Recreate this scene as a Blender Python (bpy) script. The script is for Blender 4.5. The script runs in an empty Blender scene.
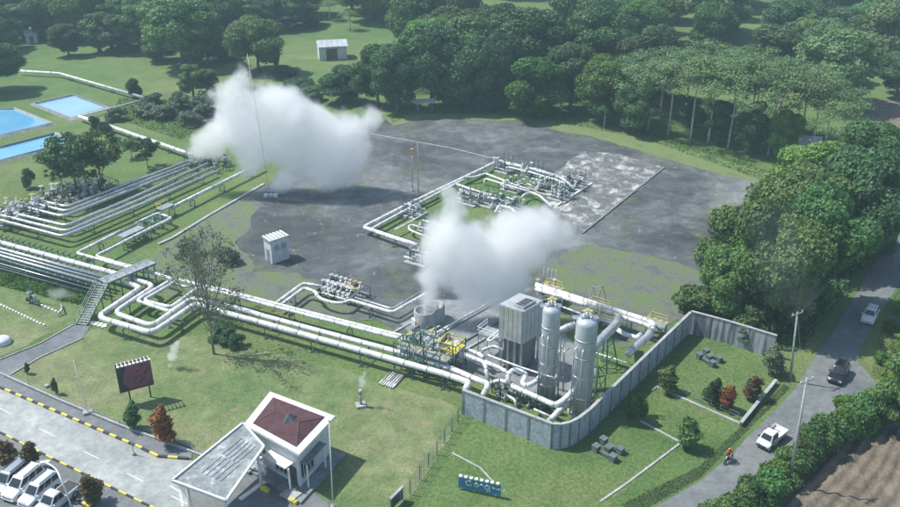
import bpy, bmesh, math, random
import numpy as np
from mathutils import Vector, Matrix, noise as mnoise
R = math.radians
random.seed(7); np.random.seed(7)
S = bpy.context.scene
# ---------------------------------------------------------------- camera, sky, sun
CAMH, PITCH, F = 62.0, R(26.0), 880.0
cd = bpy.data.cameras.new('camera'); cam = bpy.data.objects.new('camera', cd); S.collection.objects.link(cam)
cd.sensor_width = 36; cd.lens = 36 * F / 900; cd.clip_end = 6000; cd.clip_start = 0.5
cam.location = (0, 0, CAMH); cam.rotation_euler = (R(90) - PITCH, 0, 0)
S.camera = cam
SUN_EL, SUN_DIR = R(57), Vector((-0.96, 0.28, 0)).normalized()   # horizontal direction towards the sun
w = bpy.data.worlds.new('World'); S.world = w; w.use_nodes = True
nt = w.node_tree; nt.nodes.clear()
sky = nt.nodes.new('ShaderNodeTexSky'); sky.sky_type = 'NISHITA'; sky.sun_disc = False
sky.sun_elevation = SUN_EL; sky.sun_rotation = math.atan2(SUN_DIR.x, SUN_DIR.y)
sky.air_density = 1.0; sky.dust_density = 1.2; sky.ozone_density = 1.6
bg = nt.nodes.new('ShaderNodeBackground'); bg.inputs[1].default_value = 0.15
wo = nt.nodes.new('ShaderNodeOutputWorld')
nt.links.new(sky.outputs[0], bg.inputs[0]); nt.links.new(bg.outputs[0], wo.inputs[0])
sl = bpy.data.lights.new('sun', 'SUN'); sl.energy = 4.8; sl.angle = R(0.6); sl.color = (1.0, 0.965, 0.91)
sun = bpy.data.objects.new('sun', sl); S.collection.objects.link(sun)
sd = Vector((SUN_DIR.x * math.cos(SUN_EL), SUN_DIR.y * math.cos(SUN_EL), math.sin(SUN_EL)))
sun.rotation_euler = sd.to_track_quat('Z', 'Y').to_euler(); sun.location = (-60, 60, 150)
S.view_settings.view_transform = 'Standard'; S.view_settings.look = 'None'
S.view_settings.exposure = 0.22; S.view_settings.gamma = 1.0; S.view_settings.use_curve_mapping = False
S.render.engine = 'CYCLES'
S.cycles.use_denoising = True
S.cycles.max_bounces = 14; S.cycles.volume_bounces = 12; S.cycles.transparent_max_bounces = 12
S.cycles.volume_step_rate = 0.3; S.cycles.volume_max_steps = 512
S.cycles.sample_clamp_indirect = 4
# ---------------------------------------------------------------- helpers: where things stand
cp, sp = math.cos(PITCH), math.sin(PITCH)
def G(px, py, z=0.0):
    "a point of the place seen at (px, py) of the 900x507 photograph, at height z"
    u = (px - 450) / F; v = (py - 253.5) / F
    t = (CAMH - z) / (sp + v * cp)
    return Vector((u * t, (cp - v * sp) * t, z))
def W(px, py, Y):
    u = (px - 450) / F; v = (py - 253.5) / F
    t = Y / (cp - v * sp)
    return Vector((u * t, Y, CAMH - t * (sp + v * cp)))
def HT(px, py, ytop):
    "height in metres of an upright thing with its foot at (px, py) and its top at row ytop"
    return W(px, ytop, G(px, py).y).z
def SC(py): return (F * sp + (py - 253.5) * cp) / CAMH      # pixels per metre on the ground in that row
# ---------------------------------------------------------------- helpers: materials
def new_mat(name):
    m = bpy.data.materials.new(name); m.use_nodes = True
    n = m.node_tree; n.nodes.clear()
    o = n.nodes.new('ShaderNodeOutputMaterial'); b = n.nodes.new('ShaderNodeBsdfPrincipled')
    n.links.new(b.outputs[0], o.inputs[0])
    return m, n, b, o
def rgb(c): return (c[0], c[1], c[2], 1)
def noise_node(n, scale, detail=4, rough=.6, coord='Object', dist=0):
    tc = n.nodes.new('ShaderNodeTexCoord'); t = n.nodes.new('ShaderNodeTexNoise')
    t.inputs['Scale'].default_value = scale; t.inputs['Detail'].default_value = detail
    t.inputs['Roughness'].default_value = rough; t.inputs['Distortion'].default_value = dist
    n.links.new(tc.outputs[coord], t.inputs['Vector'])
    return t
def ramp(n, src, stops):
    r = n.nodes.new('ShaderNodeValToRGB'); e = r.color_ramp.elements
    while len(e) < len(stops): e.new(.5)
    for k, (p, c) in enumerate(stops): e[k].position = p; e[k].color = rgb(c) if len(c) == 3 else c
    n.links.new(src, r.inputs[0]); return r
def mixc(n, fac, a, b, mode='MIX'):
    m = n.nodes.new('ShaderNodeMix'); m.data_type = 'RGBA'; m.blend_type = mode
    if isinstance(fac, (int, float)): m.inputs[0].default_value = fac
    else: n.links.new(fac, m.inputs[0])
    for s, i in ((a, 6), (b, 7)):
        if isinstance(s, tuple): m.inputs[i].default_value = rgb(s)
        else: n.links.new(s, m.inputs[i])
    return m.outputs[2]
def bump(n, b, src, strength, dist=.1):
    bp = n.nodes.new('ShaderNodeBump'); bp.inputs['Strength'].default_value = strength; bp.inputs['Distance'].default_value = dist
    n.links.new(src, bp.inputs['Height']); n.links.new(bp.outputs[0], b.inputs['Normal'])
def mottled(name, c1, c2, scale=2.0, rough=.7, metal=0.0, bumpy=0.15, detail=5, c3=None, fine=None):
    m, n, b, o = new_mat(name)
    t = noise_node(n, scale, detail)
    st = [(.32, c1), (.68, c2)] if c3 is None else [(.3, c1), (.5, c2), (.7, c3)]
    c = ramp(n, t.outputs[0], st).outputs[0]
    if fine:
        t2 = noise_node(n, fine, 3, .7); r2 = ramp(n, t2.outputs[0], [(.3, (.7, .7, .7)), (.7, (1.25, 1.25, 1.25))])
        c = mixc(n, 1.0, c, r2.outputs[0], 'MULTIPLY')
    n.links.new(c, b.inputs['Base Color'])
    b.inputs['Roughness'].default_value = rough; b.inputs['Metallic'].default_value = metal
    if bumpy: bump(n, b, t.outputs[0], bumpy)
    return m
def foliage(name, c1, c2, c3, trans=.32, hue=.03, val=.35):
    m, n, b, o = new_mat(name)
    t = noise_node(n, .55, 4, .65)
    c = ramp(n, t.outputs[0], [(.3, c1), (.5, c2), (.7, c3)]).outputs[0]
    oi = n.nodes.new('ShaderNodeObjectInfo'); hs = n.nodes.new('ShaderNodeHueSaturation')
    mr = n.nodes.new('ShaderNodeMapRange'); mr.inputs[3].default_value = .5 - hue; mr.inputs[4].default_value = .5 + hue
    mv = n.nodes.new('ShaderNodeMapRange'); mv.inputs[3].default_value = 1 - val; mv.inputs[4].default_value = 1 + val
    mm = n.nodes.new('ShaderNodeMath'); mm.operation = 'MULTIPLY'; mm.inputs[1].default_value = 7.31
    fr = n.nodes.new('ShaderNodeMath'); fr.operation = 'FRACT'
    n.links.new(oi.outputs['Random'], mr.inputs[0]); n.links.new(oi.outputs['Random'], mm.inputs[0])
    n.links.new(mm.outputs[0], fr.inputs[0]); n.links.new(fr.outputs[0], mv.inputs[0])
    n.links.new(mr.outputs[0], hs.inputs['Hue']); n.links.new(mv.outputs[0], hs.inputs['Value']); n.links.new(c, hs.inputs['Color'])
    n.links.new(hs.outputs[0], b.inputs['Base Color'])
    b.inputs['Roughness'].default_value = .55; b.inputs['Specular IOR Level'].default_value = .3
    tr = n.nodes.new('ShaderNodeBsdfTranslucent'); n.links.new(hs.outputs[0], tr.inputs[0])
    mx = n.nodes.new('ShaderNodeMixShader'); mx.inputs[0].default_value = trans
    n.links.new(b.outputs[0], mx.inputs[1]); n.links.new(tr.outputs[0], mx.inputs[2]); n.links.new(mx.outputs[0], o.inputs[0])
    return m
M = {}
M['bark'] = mottled('bark', (.09, .075, .055), (.17, .15, .12), 1.5, .9)
M['bark_mid'] = mottled('bark_mid', (.15, .155, .12), (.25, .25, .20), 1.5, .9)
M['bark_pale'] = mottled('bark_pale', (.34, .33, .29), (.55, .54, .49), 1.2, .85)
M['leaf'] = foliage('leaf', (.065, .135, .042), (.105, .20, .060), (.155, .27, .078))
M['leaf_dark'] = foliage('leaf_dark', (.050, .108, .046), (.078, .155, .060), (.12, .215, .078))
M['leaf_bright'] = foliage('leaf_bright', (.09, .18, .035), (.14, .27, .048), (.19, .34, .065))
M['leaf_umbrella'] = foliage('leaf_umbrella', (.11, .19, .075), (.155, .25, .095), (.205, .31, .13), .3, .015, .15)
M['leaf_grey'] = foliage('leaf_grey', (.08, .125, .07), (.12, .165, .09), (.17, .21, .12), .2, .01, .15)
M['leaf_red'] = foliage('leaf_red', (.15, .055, .026), (.27, .10, .035), (.32, .16, .055), .2, .01, .1)
M['leaf_rust'] = foliage('leaf_rust', (.06, .075, .03), (.14, .09, .04), (.20, .11, .05), .2, .02, .15)
M['white_pipe'] = mottled('white_pipe', (.42, .43, .41), (.68, .69, .68), .8, .45, 0, .06, c3=(.76, .77, .76), fine=3.5)
M['grey_pipe'] = mottled('grey_pipe', (.36, .40, .41), (.52, .56, .56), .8, .35, .35, .05)
M['clad'] = mottled('clad', (.42, .45, .46), (.62, .64, .65), .9, .33, .55, .06)
M['tank'] = mottled('tank', (.40, .44, .48), (.54, .58, .62), .7, .42, .25, .05)
M['green_steel'] = mottled('green_steel', (.03, .10, .085), (.05, .15, .12), 2, .5)
M['dark_steel'] = mottled('dark_steel', (.06, .075, .08), (.12, .14, .14), 2, .55, .3)
M['galv'] = mottled('galv', (.30, .33, .34), (.46, .49, .50), 1.5, .45, .5)
M['yellow'] = mottled('yellow', (.58, .47, .06), (.72, .60, .12), 2, .5)
M['orange'] = mottled('orange', (.70, .28, .04), (.80, .36, .06), 2, .5)
M['black_paint'] = mottled('black_paint', (.02, .02, .022), (.05, .05, .05), 3, .6)
M['white_paint'] = mottled('white_paint', (.66, .67, .66), (.80, .80, .79), 1.3, .5, 0, .05, fine=6)
M['wall_white'] = mottled('wall_white', (.48, .52, .55), (.66, .69, .71), 1.1, .7, 0, .08)
M['line_paint'] = mottled('line_paint', (.38, .40, .38), (.62, .63, .60), 4, .7)
M['concrete'] = mottled('concrete', (.27, .29, .285), (.42, .43, .42), .7, .85, 0, .2, fine=5)
M['concrete_dark'] = mottled('concrete_dark', (.14, .155, .16), (.25, .27, .27), .7, .85, 0, .2, fine=4)
M['concrete_wall'] = mottled('concrete_wall', (.25, .30, .34), (.38, .43, .47), .6, .85, 0, .2, c3=(.32, .37, .41), fine=3)
M['water'] = mottled('water', (.11, .33, .52), (.17, .42, .60), .12, .08, 0, .0)
M['water_pale'] = mottled('water_pale', (.21, .40, .54), (.28, .47, .60), .12, .08, 0, .0)
M['glass'] = mottled('glass', (.015, .022, .028), (.04, .05, .06), .6, .08)
M['tyre'] = mottled('tyre', (.015, .015, .015), (.03, .03, .03), 5, .8)
M['rim'] = mottled('rim', (.35, .36, .37), (.5, .5, .52), 5, .35, .7)
M['soil'] = mottled('soil', (.095, .08, .058), (.15, .125, .09), .45, .95, 0, .8, c3=(.21, .18, .13), fine=3)
M['roof_metal'] = mottled('roof_metal', (.42, .45, .47), (.66, .68, .69), .5, .4, .2)
M['roof_tile'] = mottled('roof_tile', (.06, .026, .032), (.105, .042, .048), .9, .75, 0, .1, fine=5)
M['red_lamp'] = mottled('red_lamp', (.45, .03, .03), (.5, .05, .04), 5, .3)
M['cloth_red'] = mottled('cloth_red', (.50, .10, .07), (.62, .17, .11), 6, .85)
M['cloth_dark'] = mottled('cloth_dark', (.03, .035, .05), (.06, .065, .08), 6, .85)
M['block_grey'] = mottled('block_grey', (.075, .10, .10), (.14, .17, .17), 1.5, .8)
M['skin'] = mottled('skin', (.32, .18, .12), (.38, .22, .15), 8, .6)
def car_paint(name, c, metal=0.0):
    m, n, b, o = new_mat(name)
    t = noise_node(n, 1.5, 3); r = ramp(n, t.outputs[0], [(.3, tuple(x * .9 for x in c)), (.7, c)])
    n.links.new(r.outputs[0], b.inputs['Base Color']); b.inputs['Roughness'].default_value = .28
    b.inputs['Metallic'].default_value = metal; b.inputs['Coat Weight'].default_value = .6; b.inputs['Coat Roughness'].default_value = .06
    return m
M['car_white'] = car_paint('car_white', (.78, .78, .77)); M['car_silver'] = car_paint('car_silver', (.42, .46, .50), .45)
M['car_black'] = car_paint('car_black', (.012, .013, .016)); M['car_pearl'] = car_paint('car_pearl', (.62, .66, .70), .15)
M['head_lamp'] = mottled('head_lamp', (.6, .62, .62), (.75, .76, .76), 5, .15)
# ---------------------------------------------------------------- helpers: meshes
class MB:
    "collects pieces in world coordinates; build() links them as one mesh"
    def __init__(s): s.v = []; s.f = []; s.sm = []
    def add(s, vs, fs, smooth=False):
        b = len(s.v); s.v += [tuple(x) for x in vs]
        for f in fs: s.f.append(tuple(b + i for i in f)); s.sm.append(smooth)
        return s
    def box(s, c, size, rz=0, rot=None):
        hx, hy, hz = (x / 2 for x in size); m = rot if rot else Matrix.Rotation(rz, 3, 'Z'); c = Vector(c)
        vs = [c + m @ Vector((x * hx, y * hy, z * hz)) for z in (-1, 1) for y in (-1, 1) for x in (-1, 1)]
        return s.add(vs, [(0, 2, 3, 1), (4, 5, 7, 6), (0, 1, 5, 4), (2, 6, 7, 3), (0, 4, 6, 2), (1, 3, 7, 5)])
    def bar(s, a, b, wd, h=None):
        "box-section bar from a to b"
        a, b = Vector(a), Vector(b); h = h or wd; d = b - a; L = d.length
        if L < 1e-6: return s
        d.normalize(); up = Vector((0, 0, 1)) if abs(d.z) < .95 else Vector((0, 1, 0))
        x = d.cross(up).normalized(); y = x.cross(d).normalized()
        m = Matrix((d, x, y)).transposed()
        return s.box((a + b) / 2, (L, wd, h), rot=m)
    def tube(s, pts, r, n=10, caps=True, radii=None):
        pts = [Vector(p) for p in pts]; k = len(pts); vs = []; fs = []
        x = None
        for i, p in enumerate(pts):
            d = ((pts[i] - pts[i-1]).normalized() if i else Vector()) + ((pts[i+1] - pts[i]).normalized() if i < k-1 else Vector())
            d.normalize()
            if x is None:
                u = Vector((0, 0, 1)) if abs(d.z) < .9 else Vector((1, 0, 0)); x = d.cross(u).normalized()
            else: x = (x - d * x.dot(d)).normalized()
            y = d.cross(x); rr = radii[i] if radii else r
            for j in range(n):
                a = 2 * math.pi * j / n; vs.append(p + (x * math.cos(a) + y * math.sin(a)) * rr)
        for i in range(k-1):
            for j in range(n):
                fs.append((i*n+j, i*n+(j+1) % n, (i+1)*n+(j+1) % n, (i+1)*n+j))
        s.add(vs, fs, True)
        if caps:
            b = len(s.v) - len(vs)
            s.f.append(tuple(b + j for j in reversed(range(n)))); s.sm.append(False)
            s.f.append(tuple(b + (k-1)*n + j for j in range(n))); s.sm.append(False)
        return s
    def cyl(s, c, r, h, n=16, r2=None): c = Vector(c); return s.tube([c, c + Vector((0, 0, h))], r, n, radii=[r, r if r2 is None else r2])
    def lathe(s, c, prof, n=20):
        c = Vector(c); vs = []; fs = []
        for (r, z) in prof:
            for j in range(n): a = 2*math.pi*j/n; vs.append(c + Vector((r*math.cos(a), r*math.sin(a), z)))
        for i in range(len(prof)-1):
            for j in range(n): fs.append((i*n+j, i*n+(j+1) % n, (i+1)*n+(j+1) % n, (i+1)*n+j))
        return s.add(vs, fs, True)
    def torus(s, c, R_, r, n=14, m=5, axis='Z'):
        c = Vector(c); vs = []; fs = []
        for i in range(n):
            a = 2*math.pi*i/n
            for j in range(m):
                b = 2*math.pi*j/m; q = Vector(((R_+r*math.cos(b))*math.cos(a), (R_+r*math.cos(b))*math.sin(a), r*math.sin(b)))
                if axis == 'Y': q = Vector((q.x, q.z, q.y))
                if axis == 'X': q = Vector((q.z, q.x, q.y))
                vs.append(c + q)
        for i in range(n):
            for j in range(m): fs.append((i*m+j, ((i+1) % n)*m+j, ((i+1) % n)*m+(j+1) % m, i*m+(j+1) % m))
        return s.add(vs, fs, True)
    def poly(s, pts, th=None):
        "flat polygon (or slab of thickness th, going down)"
        pts = [Vector(p) for p in pts]; n = len(pts)
        if th is None: return s.add(pts, [tuple(range(n))])
        lo = [p - Vector((0, 0, th)) for p in pts]
        return s.add(pts + lo, [tuple(range(n)), tuple(reversed(range(n, 2*n)))] + [(i, n+i, n+(i+1) % n, (i+1) % n) for i in range(n)])
    def build(s, name, mat, parent=None, bevel=0):
        me = bpy.data.meshes.new(name)
        off = parent_world(parent) if parent is not None else Vector()
        if parent is None:
            a = np.array(s.v); off = Vector(((a[:, 0].min()+a[:, 0].max())/2, (a[:, 1].min()+a[:, 1].max())/2, a[:, 2].min()))
        me.from_pydata([tuple(Vector(v) - off) for v in s.v], [], s.f)
        me.polygons.foreach_set('use_smooth', s.sm); me.validate(); me.update()
        bm = bmesh.new(); bm.from_mesh(me); bmesh.ops.recalc_face_normals(bm, faces=bm.faces); bm.to_mesh(me); bm.free()
        me.materials.append(M[mat] if isinstance(mat, str) else mat)
        o = bpy.data.objects.new(name, me); S.collection.objects.link(o)
        if parent is not None: o.parent = parent
        else: o.location = off
        if bevel:
            md = o.modifiers.new('bevel', 'BEVEL'); md.width = bevel; md.segments = 2; md.limit_method = 'ANGLE'
        return o
def parent_world(o):
    p = Vector()
    while o is not None: p += o.location; o = o.parent
    return p
def tag(o, label=None, cat=None, group=None, kind=None):
    if label: o['label'] = label
    if cat: o['category'] = cat
    if group: o['group'] = group
    if kind: o['kind'] = kind
    return o
def thing(name, loc, label, cat, group=None):
    o = bpy.data.objects.new(name, None); S.collection.objects.link(o); o.location = loc; o.empty_display_size = .5
    return tag(o, label, cat, group)
def dup(o, parent=None, top=True):
    c = o.copy(); S.collection.objects.link(c)
    if parent is not None: c.parent = parent
    for ch in o.children: dup(ch, c)
    return c
def struct(name, mb, mat): return tag(mb.build(name, mat), kind='structure')
def fillet(pts, r, k=5):
    pts = [Vector(p) for p in pts]; out = [pts[0]]
    for i in range(1, len(pts)-1):
        a, b, c = pts[i-1], pts[i], pts[i+1]; d1 = (a-b); d2 = (c-b)
        q = min(r, d1.length*.45, d2.length*.45); p1 = b + d1.normalized()*q; p2 = b + d2.normalized()*q
        for j in range(k+1):
            t = j/k; out.append((1-t)**2*p1 + 2*t*(1-t)*b + t*t*p2)
    out.append(pts[-1]); return out
# ================================================================ the ground and what is laid on it
def grass_mat():
    m, n, b, o = new_mat('grass')
    big = noise_node(n, .018, 5, .6); mid = noise_node(n, .16, 6, .7); fine = noise_node(n, 2.2, 5, .75)
    c1 = ramp(n, big.outputs[0], [(.35, (.085, .155, .05)), (.5, (.115, .185, .062)), (.65, (.155, .195, .078))])
    c2 = ramp(n, mid.outputs[0], [(.3, (.70, .80, .7)), (.5, (1, 1, 1)), (.72, (1.28, 1.16, 1.16))])
    c3 = ramp(n, fine.outputs[0], [(.28, (.5, .54, .5)), (.5, (1, 1, 1)), (.72, (1.5, 1.42, 1.35))])
    c = mixc(n, 1, mixc(n, 1, c1.outputs[0], c2.outputs[0], 'MULTIPLY'), c3.outputs[0], 'MULTIPLY')
    soil = noise_node(n, .4, 6, .75, dist=.6); sr = ramp(n, soil.outputs[0], [(.60, (0, 0, 0)), (.72, (.75, .75, .75))])
    c = mixc(n, sr.outputs[0], c, (.19, .165, .11))
    n.links.new(c, b.inputs['Base Color']); b.inputs['Roughness'].default_value = .9; b.inputs['Specular IOR Level'].default_value = .15
    bump(n, b, fine.outputs[0], .9, .25); return m
M['grass'] = grass_mat()
gm = MB(); gm.poly([(-900, -60, 0), (900, -60, 0), (900, 1500, 0), (-900, 1500, 0)])
struct('ground', gm, 'grass')
def sheet(name, px, mat, z, ragged=0, step=1.5, seed=0):
    pts = [G(a, b) for a, b in px]; out = []
    for i in range(len(pts)):
        a, b = pts[i], pts[(i+1) % len(pts)]; k = max(1, int((b-a).length/step)) if ragged else 1
        for j in range(k):
            p = a.lerp(b, j/k)
            if ragged:
                d = mnoise.noise(p*.18 + Vector((seed, 0, 0)))*ragged + mnoise.noise(p*.7)*ragged*.4
                nrm = Vector((b.y-a.y, a.x-b.x, 0)).normalized(); p = p + nrm*d
            p.z = z; out.append(p)
    mb = MB(); mb.poly(out)
    o = struct(name, mb, mat)
    bm = bmesh.new(); bm.from_mesh(o.data); bmesh.ops.triangulate(bm, faces=bm.faces); bm.to_mesh(o.data); bm.free()
    return o
m_, n_, b_, o_ = new_mat('lawn_dry')
big = noise_node(n_, .05, 6, .65, dist=.5); mid = noise_node(n_, .35, 6, .72); fine = noise_node(n_, 3, 5, .75)
c_ = ramp(n_, big.outputs[0], [(.35, (.105, .165, .072)), (.47, (.145, .19, .09)), (.58, (.19, .21, .12)), (.7, (.13, .178, .08))]).outputs[0]
for t_, a_, e_ in ((mid, .38, 1.0), (fine, .34, 1.0)):
    r_ = ramp(n_, t_.outputs[0], [(.3, (1-a_, 1-a_*.8, 1-a_)), (.7, (1+a_, 1+a_*.8, 1+a_*.7))]); c_ = mixc(n_, 1, c_, r_.outputs[0], 'MULTIPLY')
sp_ = noise_node(n_, .22, 6, .78, dist=.8); r_ = ramp(n_, sp_.outputs[0], [(.57, (0, 0, 0)), (.68, (.7, .7, .7))]); c_ = mixc(n_, r_.outputs[0], c_, (.26, .22, .15))
n_.links.new(c_, b_.inputs['Base Color']); b_.inputs['Roughness'].default_value = .92; b_.inputs['Specular IOR Level'].default_value = .12; bump(n_, b_, fine.outputs[0], .6, .12)
M['lawn_dry'] = m_
sheet('lawn', [(-60,352),(0,374),(120,426),(206,458),(330,520),(392,520),(420,480),(450,440),(462,412),(440,398),(400,388),(300,362),(215,335),(160,340),(95,328),(60,345),(0,370)], 'lawn_dry', .012, 1.2, 1.5, 21)
sheet('lawn', [(-60,280),(0,288),(60,300),(92,316),(70,325),(0,356),(-60,356)], 'lawn_dry', .012, 1.0, 1.5, 22)
sheet('lawn', [(468,420),(500,430),(552,452),(600,440),(640,424),(676,444),(640,480),(590,520),(520,520),(440,500),(440,450)], 'grass', .014, 1.0, 1.5, 23)
def pad_mat():
    m, n, b, o = new_mat('pad_gravel')
    big = noise_node(n, .035, 6, .62, dist=.8); mid = noise_node(n, .3, 6, .7, dist=.5); fine = noise_node(n, 3, 4, .8)
    c1 = ramp(n, big.outputs[0], [(.34, (.036, .044, .047)), (.46, (.066, .077, .080)), (.55, (.108, .120, .122)), (.66, (.165, .178, .176))])
    c2 = ramp(n, mid.outputs[0], [(.3, (.55, .57, .6)), (.5, (1, 1, 1)), (.68, (1.55, 1.53, 1.45))])
    c3 = ramp(n, fine.outputs[0], [(.3, (.75, .75, .75)), (.7, (1.25, 1.25, 1.25))])
    c = mixc(n, 1, mixc(n, 1, c1.outputs[0], c2.outputs[0], 'MULTIPLY'), c3.outputs[0], 'MULTIPLY')
    moss = noise_node(n, .07, 6, .72, dist=.3); mr = ramp(n, moss.outputs[0], [(.56, (0, 0, 0)), (.66, (.8, .8, .8))])
    c = mixc(n, mr.outputs[0], c, (.10, .125, .045))
    pale = noise_node(n, .5, 5, .7, dist=1.2); pr = ramp(n, pale.outputs[0], [(.60, (0, 0, 0)), (.70, (.75, .75, .75))])
    c = mixc(n, pr.outputs[0], c, (.26, .27, .26))
    n.links.new(c, b.inputs['Base Color']); b.inputs['Roughness'].default_value = .8
    bump(n, b, fine.outputs[0], .6, .15); return m
M['pad'] = pad_mat()
PADPX = [(214,214),(262,186),(292,166),(330,140),(382,120),(425,110),(470,112),(520,113),(565,120),(620,131),(700,153),(772,180),(792,205),(775,240),(730,270),(700,292),(668,288),(640,270),(585,258),(560,272),(548,300),(532,335),(480,350),(400,330),(356,312),(330,300),(300,280),(270,292),(240,296),(205,282),(172,272),(178,252),(200,232)]
sheet('gravel_pad', PADPX, 'pad', .03, 1.6, 1.5, 3)
def mix_mat():
    m, n, b, o = new_mat('mossy_gravel')
    a = noise_node(n, .22, 8, .75, dist=.4); f = noise_node(n, 2.4, 5, .8)
    c = ramp(n, a.outputs[0], [(.38, (.09, .10, .10)), (.46, (.12, .135, .115)), (.53, (.115, .155, .07)), (.68, (.105, .165, .06))]).outputs[0]
    r = ramp(n, f.outputs[0], [(.3, (.7, .7, .7)), (.7, (1.3, 1.3, 1.25))]); c = mixc(n, 1, c, r.outputs[0], 'MULTIPLY')
    n.links.new(c, b.inputs['Base Color']); b.inputs['Roughness'].default_value = .9; bump(n, b, f.outputs[0], .6, .12); return m
M['mossy'] = mix_mat()
M['verge_grass'] = mottled('verge_grass', (.11, .14, .06), (.145, .20, .07), .3, .9, 0, .3, c3=(.12, .18, .06), fine=2.5)
sheet('mossy_ground', [(545,318),(548,288),(552,262),(588,244),(645,256),(712,276),(700,296),(692,316),(650,345),(600,350)], 'mossy', .04, 2.0, 1.2, 31)
sheet('mossy_ground', [(140,282),(150,262),(185,232),(215,214),(248,196),(262,205),(240,240),(252,275),(300,272),(345,300),(380,318),(330,318),(270,305),(205,290),(172,296)], 'mossy', .042, 1.6, 1.2, 33)
sheet('mossy_ground', [(386,118),(428,109),(520,112),(572,119),(625,130),(700,152),(780,178),(775,188),(690,166),(610,142),(520,121),(430,118),(392,126)], 'verge_grass', .042, 1.2, 1.2, 35)
sheet('gravel_yard', [(398,322),(440,300),(500,300),(560,330),(600,372),(560,405),(520,398),(478,378),(420,345)], 'concrete_dark', .045, .3)
def rubble_mat():
    m, n, b, o = new_mat('old_concrete')
    a = noise_node(n, .30, 8, .80, dist=.7); f = noise_node(n, 1.5, 5, .8)
    c = ramp(n, a.outputs[0], [(.38, (.09, .10, .10)), (.50, (.15, .16, .155)), (.54, (.26, .27, .26)), (.60, (.50, .50, .49)), (.7, (.62, .62, .6))]).outputs[0]
    c3 = ramp(n, f.outputs[0], [(.3, (.7, .7, .7)), (.7, (1.2, 1.2, 1.2))]); c = mixc(n, 1, c, c3.outputs[0], 'MULTIPLY')
    n.links.new(c, b.inputs['Base Color']); b.inputs['Roughness'].default_value = .85; bump(n, b, a.outputs[0], .6, .3); return m
M['old_concrete'] = rubble_mat()
sheet('old_concrete_slab', [(540,186),(556,172),(585,151),(620,155),(664,167),(640,190),(608,212),(582,232),(556,215)], 'old_concrete', .05, .8)
def stone_mat(name, cs, joints=None):
    m, n, b, o = new_mat(name)
    big = noise_node(n, .12, 6, .7, dist=.4); mid = noise_node(n, .9, 6, .75); fine = noise_node(n, 7, 3, .8)
    c = ramp(n, big.outputs[0], [(.33, cs[0]), (.5, cs[1]), (.68, cs[2])]).outputs[0]
    for t, a in ((mid, .28), (fine, .14)):
        r = ramp(n, t.outputs[0], [(.3, (1-a,)*3), (.7, (1+a,)*3)]); c = mixc(n, 1, c, r.outputs[0], 'MULTIPLY')
    n.links.new(c, b.inputs['Base Color']); b.inputs['Roughness'].default_value = .85; bump(n, b, fine.outputs[0], .25, .03); return m
M['road_concrete'] = stone_mat('road_concrete', [(.22, .245, .24), (.30, .325, .315), (.40, .42, .40)])
M['road_asphalt'] = stone_mat('road_asphalt', [(.115, .13, .135), (.15, .165, .165), (.19, .20, .195)])
M['pavement'] = stone_mat('pavement', [(.10, .115, .125), (.14, .155, .165), (.18, .195, .20)])
# entrance road at lower left: pavement strip, concrete slabs, pavement strip, car park
sheet('pavement', [(-60,353),(0,376),(60,403),(120,428),(192,452),(192,459),(160,458),(142,449),(0,388),(-60,362)], 'pavement', .10)
ent = sheet('entrance_road', [(-60,362),(0,388),(142,449),(160,458),(205,462),(262,470),(330,520),(250,600),(150,507),(0,433),(-60,403)], 'road_concrete', .02)
sheet('parking_pavement', [(-60,402),(0,432),(150,507),(250,560),(250,600),(60,560),(0,600),(-60,600)], 'road_asphalt', .025)
sheet('guard_apron', [(178,486),(250,448),(330,505),(300,560),(230,560)], 'road_asphalt', .035)
sheet('footpath', [(0,361),(40,345),(74,326),(92,324),(84,337),(40,357),(6,377),(-20,385),(-60,400),(-60,380)], 'pavement', .06)
sheet('public_road', [(600,560),(645,512),(700,482),(728,458),(762,424),(792,393),(812,362),(842,318),(868,272),(900,228),(940,180),(1000,120),(1060,140),(960,210),(920,258),(886,302),(862,345),(858,362),(880,388),(905,404),(960,415),(960,436),(900,428),(840,432),(790,470),(735,507),(700,560)], 'road_asphalt', .02, .15)
# road edge line of grit and the centre dashes on the entrance road
for k in range(6):
    a = G(-5 + 44*k, 406 + 22.5*k, 0); b = G(12 + 44*k, 414.5 + 22.5*k, 0)
    if a.y < 62: pass
    d = (b-a).normalized(); q = Vector((-d.y, d.x, 0))*.08
    mb = MB(); mb.poly([Vector((p.x, p.y, .03)) for p in (a-q, b-q, b+q, a+q)]); struct('road_marking', mb, 'line_paint')
mb = MB(); pts = [G(150+20, 486), G(180, 492), G(183, 507)]
for a, b in zip(pts, pts[1:]):
    d = (b-a).normalized(); q = Vector((-d.y, d.x, 0))*.12; mb.poly([Vector((p.x, p.y, .042)) for p in (a-q, b-q, b+q, a+q)])
struct('road_marking', mb, 'line_paint')
# joints between the slabs of the concrete road: narrow recessed strips
jm = MB()
for k in range(12):
    a = G(-20+18*k, 379+7.8*k) if k < 10 else G(145+14*(k-9), 452+3*(k-9)); b = a + Vector((-2.6, -6.2, 0))
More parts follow.
